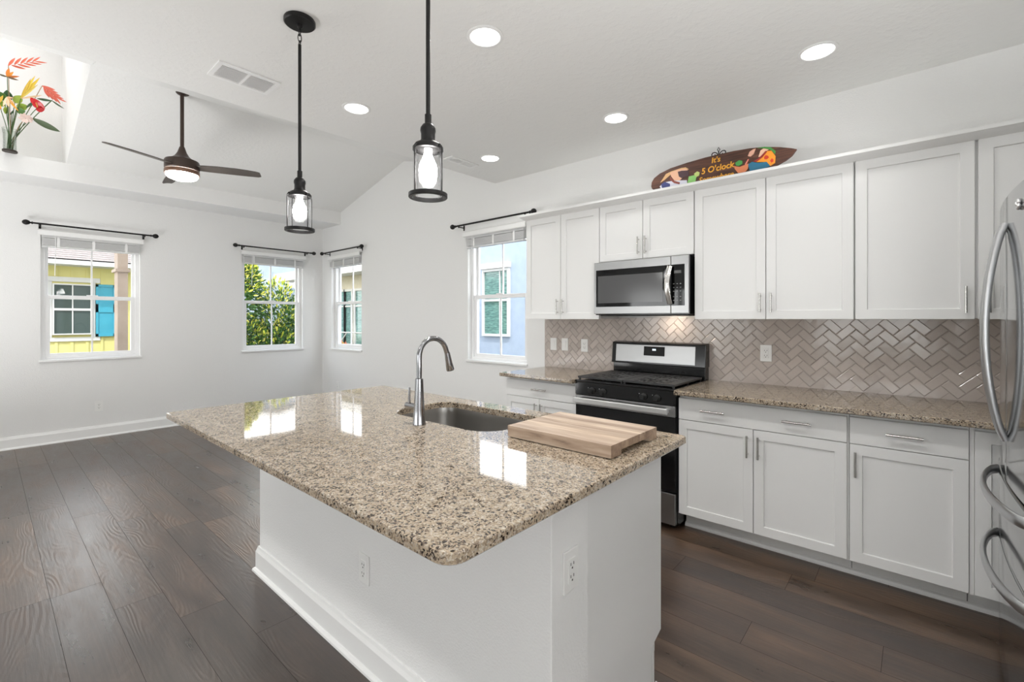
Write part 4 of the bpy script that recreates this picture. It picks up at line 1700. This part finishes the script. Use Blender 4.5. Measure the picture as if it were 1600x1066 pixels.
for i, (nm, c, pts) in enumerate(ART):
    bm = new()
    y = YS - .0012 - .0004 * i
    prism(bm, [(p[0], y, p[1]) for p in pts], (0, .0012 + .0004 * i - .0002, 0))
    build('painted_' + nm, bm, paint(*c), board_)


def text_part(name, s, x, z, size, shear, parent, rot=0., sx=1.):
    cu = bpy.data.curves.new(name, 'FONT')
    cu.body = s
    cu.size = size
    cu.shear = shear
    cu.extrude = .0012
    cu.offset = .0012
    cu.align_x = 'CENTER'
    to = bpy.data.objects.new(name + '_tmp', cu)
    COL.objects.link(to)
    bpy.context.view_layer.update()
    me = bpy.data.meshes.new_from_object(to.evaluated_get(bpy.context.evaluated_depsgraph_get()))
    bpy.data.objects.remove(to)
    me.transform(Matrix.Translation((x, YS - .002, z)) @ Matrix.Rotation(rot, 4, 'Y') @ Matrix.Rotation(pi / 2, 4, 'X') @ Matrix.Diagonal((sx, 1, 1, 1)))
    me.transform(Matrix.Translation(-ORG[parent.name]))
    me.materials.clear()
    me.materials.append(paint(232, 168, 52))
    o = bpy.data.objects.new(name, me)
    COL.objects.link(o)
    o.parent = parent
    ORG[o.name] = ORG[parent.name]
    return o


text_part('lettering', "It's", -1.046, 2.461, .052, .12, board_, sx=1.0)
text_part('lettering', "5 O'clock", -1.036, 2.400, .058, .12, board_, rot=-.03, sx=.95)
text_part('lettering', "Somewhere", -1.044, 2.340, .052, .12, board_, rot=-.01, sx=.92)
# iron easel behind the board
r = root('iron_easel', 'black wrought iron scroll stand behind the surfboard sign', 'easel', (-1.037, 3.38, 2.286))
yq = YS + .028


def spiral(cx, cz, s, r0, r1, turns, a0, k=22):
    out = []
    for i in range(k):
        t = i / (k - 1)
        a = a0 + s * t * turns * 2 * pi
        rad = r0 + (r1 - r0) * t
        out.append((cx + rad * cos(a), yq, cz + rad * sin(a)))
    return out


for s in (-1, 1):
    bm = new()
    pts = [(-1.036, yq, 2.500), (-1.036 + s * .006, yq, 2.520), (-1.036 + s * .014, yq, 2.534)] + [(-1.036 + s * (.026 + x_), yq, 2.530 + z_) for x_, z_ in
           [(.0, .010), (.012, .010), (.020, .001), (.020, -.010), (.012, -.018), (.002, -.018), (-.004, -.010), (.0, -.004)]]
    tube(bm, pts, .0035, 8)
    build('scroll', bm, M_BLACK, r, smooth=50)
bm = new()
tube(bm, [(-1.036, yq, 2.54), (-1.044, yq, 2.553), (-1.036, yq, 2.570), (-1.028, yq, 2.553)], .003, 8, closed=True)
tube(bm, [(-1.036, yq, 2.545), (-1.036, yq, 2.30)], .004, 8)
build('finial', bm, M_BLACK, r, smooth=50)
for s in (-1, 1):
    bm = new()
    tube(bm, [(-1.036, yq, 2.45), (-1.036 + s * .09, yq, 2.291), (-1.036 + s * .09, YS - .03, 2.2905), (-1.036 + s * .09, YS - .032, 2.302)], .004, 8)
    build('leg', bm, M_BLACK, r, smooth=50)
bm = new()
tube(bm, [(-1.036, yq, 2.44), (-1.036, yq + .11, 2.291)], .004, 8)
build('leg', bm, M_BLACK, r, smooth=50)

# ------------------------------------------------------------------ vase of tropical flowers in the niche
VX, VY, VZ = -6.645, .172, ZV
K = .981


def fp(y, z, dx=0.):        # flower positions
    return Vector((VX + dx, y * K, 1.372 + (z - 1.372) * K - .028))


r = root('glass_vase', 'clear glass vase with dark base standing in the ceiling niche', 'vase', (VX, VY, VZ), world=False)
bm = new()
lathe(bm, [(.046, .010), (.047, .02), (.045, .10), (.047, .17), (.056, .225), (.054, .225), (.045, .17), (.043, .10), (.045, .022), (0, .02)], seg=28, cap=False)
build('glass_body', bm, M_VASE, r, smooth=50)
bm = new()
lathe(bm, [(.052, 0), (.054, .006), (.053, .016), (.046, .020), (0, .020)], seg=28)
build('dark_base', bm, paint(50, 42, 34), r, smooth=40)


def stem_curve(p, bend=.0):
    b = Vector((VX + random.uniform(-.02, .02), VY + random.uniform(-.02, .02), VZ + .03))
    m_ = Vector((VX + (p.x - VX) * .25, VY + (p.y - VY) * .22, VZ + .235))
    out = []
    for i in range(9):
        t = i / 8
        out.append(b * (1 - t) ** 2 + m_ * 2 * t * (1 - t) + p * t * t)
    return out


def leaf_blade(bm, p0, p1, w_, nrm, curl=.0, k=8):
    p0, p1, nrm = Vector(p0), Vector(p1), Vector(nrm).normalized()
    d = p1 - p0
    sd = d.cross(nrm).normalized()
    rows = []
    for i in range(k + 1):
        t = i / k
        ww = w_ * (sin(pi * min(1, t * .93 + .07)) ** .8) if i < k else .0005
        c_ = p0 + d * t + nrm * curl * sin(pi * t)
        rows.append([bm.verts.new(c_ - sd * ww + nrm * .002), bm.verts.new(c_ - nrm * ww * .25), bm.verts.new(c_ + sd * ww + nrm * .002)])
    fs = []
    for a_, b_ in zip(rows, rows[1:]):
        fs += [bm.faces.new((a_[0], a_[1], b_[1], b_[0])), bm.faces.new((a_[1], a_[2], b_[2], b_[1]))]
    return fs


def solidify(bm, t=.0012):
    bmesh.ops.recalc_face_normals(bm, faces=bm.faces)
    bmesh.ops.solidify(bm, geom=bm.faces[:], thickness=t)


def flower(name, label, cat, tip, stemcol, parts, group='tropical flowers in the vase'):
    r = root(name, label, cat, (VX, VY, VZ + .03), group=group)
    bm = new()
    tube(bm, stem_curve(tip), .0032, 6)
    build('stem', bm, stemcol, r, smooth=50)
    for nm, bm, m_ in parts: build(nm, bm, m_, r, smooth=60)


G_STEM, B_STEM = paint(74, 98, 56), paint(150, 126, 92)
VN = Vector((1, -.3, -.6)).normalized()


def heliconia(p0, p1, col, cnt=8, w_=.0105, ln=.085):
    bm = new()
    p0, p1 = Vector(p0), Vector(p1)
    d = (p1 - p0)
    sd = d.cross(VN).normalized()
    for i in range(cnt):
        t = i / (cnt - 1)
        s = 1 if i % 2 else -1
        q = p0 + d * t * .85
        leaf_blade(bm, q, q + d.normalized() * ln + sd * s * ln * (.62 - .3 * t), w_ * (1 - .35 * t), VN, .008)
    solidify(bm)
    return bm


h0, h1 = fp(.166, 3.915), fp(.383, 4.055)
flower('heliconia', 'long orange red heliconia spray at the top of the vase', 'flower', h0, B_STEM, [('bracts', heliconia(h0, h1, 0, 10), paint(222, 110, 84))])
h0, h1 = fp(.400, 3.803), fp(.518, 3.715)
flower('heliconia', 'drooping orange red heliconia at the side of the vase toward the fan', 'flower', h0, B_STEM, [('bracts', heliconia(h0, h1, 0, 9, .013), paint(216, 104, 84))])


def bird(p, tips, cols):
    out = []
    for (y, z), c, w_ in zip(tips, cols, (.014, .012, .010, .009, .009)):
        bm = new()
        leaf_blade(bm, p, fp(y, z, .02), w_, VN, .006)
        solidify(bm)
        out.append(('petal', bm, paint(*c)))
    return out


p = fp(.158, 3.80)
flower('bird_of_paradise', 'orange bird of paradise bloom high above the green leaves', 'flower', p, G_STEM, bird(p, [(.17, 3.885), (.20, 3.86), (.24, 3.83), (.235, 3.79), (.10, 3.80)], [(224, 132, 50), (226, 150, 60), (214, 120, 48), (120, 96, 70), (110, 100, 80)]))
p = fp(.25, 3.62)
flower('bird_of_paradise', 'yellow bird of paradise bloom above the red anthurium', 'flower', p, G_STEM, bird(p, [(.383, 3.875), (.35, 3.88), (.32, 3.84), (.37, 3.80), (.40, 3.70)], [(216, 182, 56), (226, 196, 70), (206, 170, 60), (214, 190, 90), (230, 200, 160)]))
p = fp(.155, 3.60)
flower('bird_of_paradise', 'pale peach bird of paradise bloom low at the front of the bunch', 'flower', p, G_STEM, bird(p, [(.17, 3.50), (.21, 3.54), (.235, 3.48), (.13, 3.49), (.20, 3.60)], [(238, 206, 170), (236, 196, 150), (240, 170, 60), (240, 214, 180), (238, 200, 160)]))
p = fp(.10, 3.52)
flower('bird_of_paradise', 'yellow orange bloom at the frame edge side of the bunch', 'flower', p, G_STEM, bird(p, [(.08, 3.62), (.13, 3.60), (.06, 3.58), (.12, 3.46), (.04, 3.50)], [(200, 170, 60), (220, 180, 70), (226, 150, 60), (230, 160, 60), (220, 190, 80)]))
p = fp(.37, 3.575)
bm = new()
leaf_blade(bm, p + Vector((0, .045, -.01)), p + Vector((.01, -.055, .075)), .040, VN, .02)
leaf_blade(bm, p + Vector((0, .045, -.01)), p + Vector((.01, -.015, -.035)), .022, VN, .015)
solidify(bm)
bm2 = new()
tube(bm2, [p + VN * .01, p + VN * .02 + Vector((0, -.01, .045))], [.004, .003], 8)
flower('anthurium', 'glossy red anthurium bloom at the side of the bunch', 'flower', p, G_STEM, [('spathe', bm, paint(200, 42, 46, .25)), ('spadix', bm2, paint(226, 190, 90))])
p = fp(.285, 3.43)
bm = new()
for i in range(9):
    a = i * 2.4
    q = p + Vector((0, .035 * cos(a), .030 * sin(a)))
    leaf_blade(bm, p, q + Vector((.01, .02 * cos(a), .02 * sin(a))), .017, VN, .006)
solidify(bm)
flower('orchid', 'pale pink and white orchid bloom just above the vase rim', 'flower', p, B_STEM, [('petals', bm, paint(236, 214, 206))])
# leaves
def leafstem(label, p0, p1, w_, m_, curl=.01):
    bm = new()
    leaf_blade(bm, p0, p1, w_, VN, curl, 10)
    solidify(bm)
    flower('tropical_leaf', label, 'leaf', Vector(p0), G_STEM, [('blade', bm, m_)], 'tropical leaves in the vase')


leafstem('large dark green leaf reaching out low toward the niche edge', fp(.335, 3.445), fp(.535, 3.372), .030, paint(74, 92, 58))
leafstem('narrow green leaf behind the red anthurium, pointing sideways', fp(.47, 3.675), fp(.36, 3.66), .012, paint(70, 104, 70))
leafstem('small green leaf tip under the drooping heliconia', fp(.47, 3.68), fp(.565, 3.625), .008, paint(66, 84, 60))
leafstem('thin green leaf dropping beside the anthurium', fp(.345, 3.625), fp(.285, 3.535), .010, paint(60, 88, 58))
random.seed(11)
GL = ['bright lime green leaf at the heart of the bunch', 'mid green leaf rising behind the peach bloom', 'dark green broad leaf under the yellow blooms', 'lime green leaf pointing up at the middle', 'deep green leaf just above the stems',
      'olive green leaf behind the orange bloom', 'yellow green frilled leaf beside the yellow bloom', 'fresh green leaf close to the stems']
for i, l in enumerate(GL):
    a = i * 2.399
    c_ = fp(.185 + .04 * cos(a), 3.53 + .055 * sin(a), -.03)
    e_ = c_ + Vector((.02, .075 * cos(a), .055 * sin(a) + .035))
    leafstem(l, c_, e_, .034, [paint(150, 176, 64), paint(86, 130, 60), paint(52, 92, 54), paint(164, 186, 76)][i % 4], .012)

# ------------------------------------------------------------------ outdoors
bm = new()
quad(bm, (-40, -30, -.35), (20, -30, -.35), (20, 40, -.35), (-40, 40, -.35))
structure('ground', bm, M_GROUND, 'pale gravelly ground between the houses', 'ground')


def ext_window(parent, x0, x1, z0, z1, face, axis, glass, fw=.05, mull=True, meet=None, out=1):
    """Frame and pane on a house wall. axis 'x': wall at x=face looking +x; 'y': wall at y=face looking -y."""
    def bx(bm, a, b, p, q, d0, d1):
        if axis == 'x': box(bm, face + d0, face + d1, a, b, p, q)
        else: box(bm, a, b, face - d1, face - d0, p, q)
    bm = new()
    bx(bm, x0 - fw, x0, z0 - fw, z1 + fw, 0, .05); bx(bm, x1, x1 + fw, z0 - fw, z1 + fw, 0, .05)
    bx(bm, x0, x1, z0 - fw, z0, 0, .05); bx(bm, x0, x1, z1, z1 + fw, 0, .05)
    if meet: bx(bm, x0, x1, meet - .02, meet + .02, 0, .04)
    if mull: bx(bm, (x0 + x1) / 2 - .008, (x0 + x1) / 2 + .008, z0, z1, 0, .03)
    f = build('window_frame', bm, M_EXTWHITE, parent)
    bm = new()
    bx(bm, x0, x1, z0, z1, -.01, .012)
    build('pane', bm, glass, f)
    return f


# yellow cottage
HX = -11.5
r = root('yellow_house', 'yellow cottage with turquoise shutters seen through the far wall window', 'house', (HX - 1.5, .8, -.35))
bm = new()
box(bm, HX - 4, HX, -2.6, 3.1, -.35, 2.40)
for y in [-2.4 + .2035 * i for i in range(26)]:
    if .78 - .06 < y < 1.36 + .02: 
        box(bm, HX, HX + .015, y - .02, y + .02, -.35, .97); box(bm, HX, HX + .015, y - .02, y + .02, 2.13, 2.3)
    else: box(bm, HX, HX + .015, y - .02, y + .02, -.35, 2.3)
build('siding', bm, M_YELLOW, r)
bm = new()
for i in range(12):
    x_a, z_a = HX + .45 - i * .18, 2.40 + i * .055
    prism(bm, [(x_a, -2.9, z_a), (x_a - .22, -2.9, z_a + .066), (x_a - .22, -2.9, z_a + .080), (x_a, -2.9, z_a + .022)], (0, 6.3, 0))
build('roof', bm, M_SHINGLE, r)
bm = new()
box(bm, HX + .41, HX + .45, -2.9, 3.4, 2.325, 2.42)
box(bm, HX, HX + .42, -2.9, 3.4, 2.325, 2.34)
build('fascia', bm, M_EXTWHITE, r)
bm = new()
box(bm, HX, HX + .03, .66, 1.44, 2.043, 2.13)
box(bm, HX, HX + .03, .70, 1.44, .975, 1.045)
box(bm, HX, HX + .03, .715, .80, 1.04, 2.05)
box(bm, HX, HX + .03, 1.318, 1.372, 1.04, 2.05)
build('window_trim', bm, M_EXTWHITE, r)
ext_window(r, .825, 1.303, 1.115, 1.985, HX + .02, 'x', M_EXTGLASS, .022, True, 1.548)
for a, b in ((1.378, 1.660), (.43, .712)):
    bm = new()
    box(bm, HX + .015, HX + .035, a, b, 1.052, 2.02)
    frame_h = [(a, b, 1.052, 1.10), (a, b, 1.975, 2.02), (a, a + .035, 1.052, 2.02), (b - .035, b, 1.052, 2.02), (a, b, 1.62, 1.655), (a, b, 1.50, 1.62)]
    for p_ in frame_h: box(bm, HX + .034, HX + .05, *p_)
    build('shutter', bm, M_TEAL, r)

bm = new()
box(bm, -8.42, -8.18, 1.205, 1.315, -.35, 2.9)
box(bm, -8.45, -8.15, 1.18, 1.335, 2.02, 2.06)
tag(build('porch_column', bm, M_BEIGE, org=(-8.3, 1.26, -.35)), 'beige square porch post outside the window facing the yellow house', 'post')
bm = new()
box(bm, -9.0, -8.05, -2.5, 1.5, .62, .80)
tag(build('porch_ledge', bm, paint(222, 214, 206), org=(-8.5, .0, -.35)), 'pale porch ledge below the window facing the yellow house', 'ledge')

# shrub
def shrub(name, label, lobes, trunk, count, m_, seed, leaf=.11, lw=.026):
    r = root(name, label, 'shrub', trunk)
    bm = new()
    tube(bm, [trunk, (trunk[0] - .05, trunk[1] + .05, trunk[2] + .5), (trunk[0], trunk[1], trunk[2] + 1.1)], [.05, .04, .03], 8)
    build('trunk', bm, M_TRUNK, r, smooth=50)
    rnd = random.Random(seed)
    bm = new()
    pid = []
    tot = sum(l[3] for l in lobes)
    for (cx, cy, cz, wgt, rx, ry, rz_) in lobes:
        for _ in range(int(count * wgt / tot)):
            while True:
                v = Vector((rnd.uniform(-1, 1), rnd.uniform(-1, 1), rnd.uniform(-1, 1)))
                if .30 < v.length < 1: break
            p = Vector((cx + v.x * rx, cy + v.y * ry, cz + v.z * rz_))
            out = (v + Vector((0, 0, .35)) + Vector((rnd.uniform(-.6, .6), rnd.uniform(-.6, .6), rnd.uniform(-.6, .6)))).normalized()
            nr = out.orthogonal()
            nr.rotate(Matrix.Rotation(rnd.uniform(0, 6.28), 3, out))
            fs = leaf_blade(bm, p, p + out * leaf * rnd.uniform(.7, 1.25), lw, nr, .012, 3)
            # tone darkens inward; yellow leaves likelier near the top and outside
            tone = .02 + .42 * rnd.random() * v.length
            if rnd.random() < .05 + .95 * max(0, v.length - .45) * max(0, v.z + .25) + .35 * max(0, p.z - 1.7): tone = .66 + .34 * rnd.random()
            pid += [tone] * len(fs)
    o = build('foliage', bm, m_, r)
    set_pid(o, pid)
    return r


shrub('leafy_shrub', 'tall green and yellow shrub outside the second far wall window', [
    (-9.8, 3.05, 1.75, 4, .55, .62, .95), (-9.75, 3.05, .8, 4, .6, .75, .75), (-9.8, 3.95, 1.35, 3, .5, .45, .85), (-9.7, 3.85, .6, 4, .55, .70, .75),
    (-9.75, 4.35, 1.1, 2, .45, .45, .7), (-9.8, 3.3, 2.15, 2, .35, .26, .42), (-9.8, 2.35, 1.2, 3, .5, .6, .9)], (-9.8, 3.4, -.35), 13000, M_LEAF, 3, .085, .019)

# pale blue house beyond the shrub
r = root('blue_gabled_house', 'pale blue gabled house beyond the shrub', 'house', (-18, 8, -.35))
bm = new()
prism(bm, [(-16.2, 3.6, -.35), (-16.2, 9.6, -.35), (-16.2, 9.6, 2.95), (-16.2, 6.4, 3.55), (-16.2, 3.6, 3.0)], (-4, 0, 0))
for y in [3.7 + .3 * i for i in range(20)]:
    box(bm, -16.2, -16.18, y - .02, y + .02, -.35, 2.95)
build('siding', bm, M_BLUESID, r)
bm = new()
prism(bm, [(-15.8, 3.2, 2.92), (-15.8, 6.4, 3.56), (-15.8, 6.4, 3.76), (-15.8, 3.2, 3.12)], (-5, 0, 0))
prism(bm, [(-15.8, 6.4, 3.56), (-15.8, 10.0, 2.86), (-15.8, 10.0, 3.06), (-15.8, 6.4, 3.76)], (-5, 0, 0))
build('roof', bm, M_EXTWHITE, r)
bm = new()
box(bm, -15.9, -15.7, 6.75, 9.8, 2.42, 2.60)
build('porch_beam', bm, M_EXTWHITE, r)

# cream house seen through the corner window
r = root('cream_house', 'cream stucco house seen through the corner window on the kitchen wall', 'house', (-12.5, 8, -.35))
bm = new()
box(bm, -14.6, -9.8, 6.5, 10.5, -.35, 2.60)
build('stucco_wall', bm, M_CREAM, r)
bm = new()
prism(bm, [(-15, 5.95, 2.56), (-15, 5.95, 2.72), (-15, 10, 3.3), (-15, 10.2, 3.1), (-15, 6.5, 2.60)], (5.5, 0, 0))
build('roof', bm, M_GRAYROOF, r)
bm = new()
box(bm, -15, -9.5, 5.92, 5.96, 2.52, 2.76)
box(bm, -15, -9.5, 5.96, 6.5, 2.54, 2.56)
build('fascia', bm, M_EXTWHITE, r)
for a, b in ((-12.25, -11.72), (-11.66, -11.33), (-11.14, -10.70), (-10.5, -10.1)):
    ext_window(r, a, b, .72, 2.12, 6.5, 'y', M_EXTGLASS2, .06, False, 1.72)
bm = new()
tube(bm, [(-11.9, 6.35, 1.02), (-10.2, 6.35, 1.02)], .016, 8)
tube(bm, [(-11.72, 6.35, .74), (-11.36, 6.35, 1.02)], .016, 8)
build('rail', bm, M_EXTWHITE, r)
shrub('flowering_plant', 'low flowering plants below the windows of the cream house', [(-11.5, 6.0, .55, 1, .3, .18, .22), (-11.0, 6.0, .55, 1, .3, .18, .22), (-12.0, 6.0, .5, 1, .3, .18, .22)], (-11.3, 6.0, -.35), 420, M_LEAF2, 5, .09, .03)

# blue neighbour beside the kitchen window
r = root('blue_stucco_house', 'light blue stucco house close outside the window next to the cabinets', 'house', (-5.5, 7.5, -.35))
bm = new()
box(bm, -8.2, -2.0, 6.2, 9.5, -.35, 2.76)
build('stucco_wall', bm, M_BLUEST, r)
f = ext_window(r, -6.085, -5.50, 1.105, 2.25, 6.2, 'y', M_EXTGLASS2, .045, False, 1.72)
bm = new()
box(bm, -5.70, -5.68, 6.165, 6.19, 1.105, 2.25)
build('muntin', bm, M_EXTWHITE, f)
bm = new()
box(bm, -6.16, -5.44, 6.12, 6.2, 2.30, 2.40)
build('window_head', bm, M_EXTWHITE, r)
bm = new()
box(bm, -6.42, -6.33, 6.02, 6.11, -.35, 1.80)
build('downspout', bm, M_EXTWHITE, r)

# unseen lamp added to brighten the niche
lamp('AREA', 'niche_fill_lamp', (-6.1, -.2, 4.55), 10.5, (1, .98, .95), (0, 0, 0), shape='DISK', size=.5)
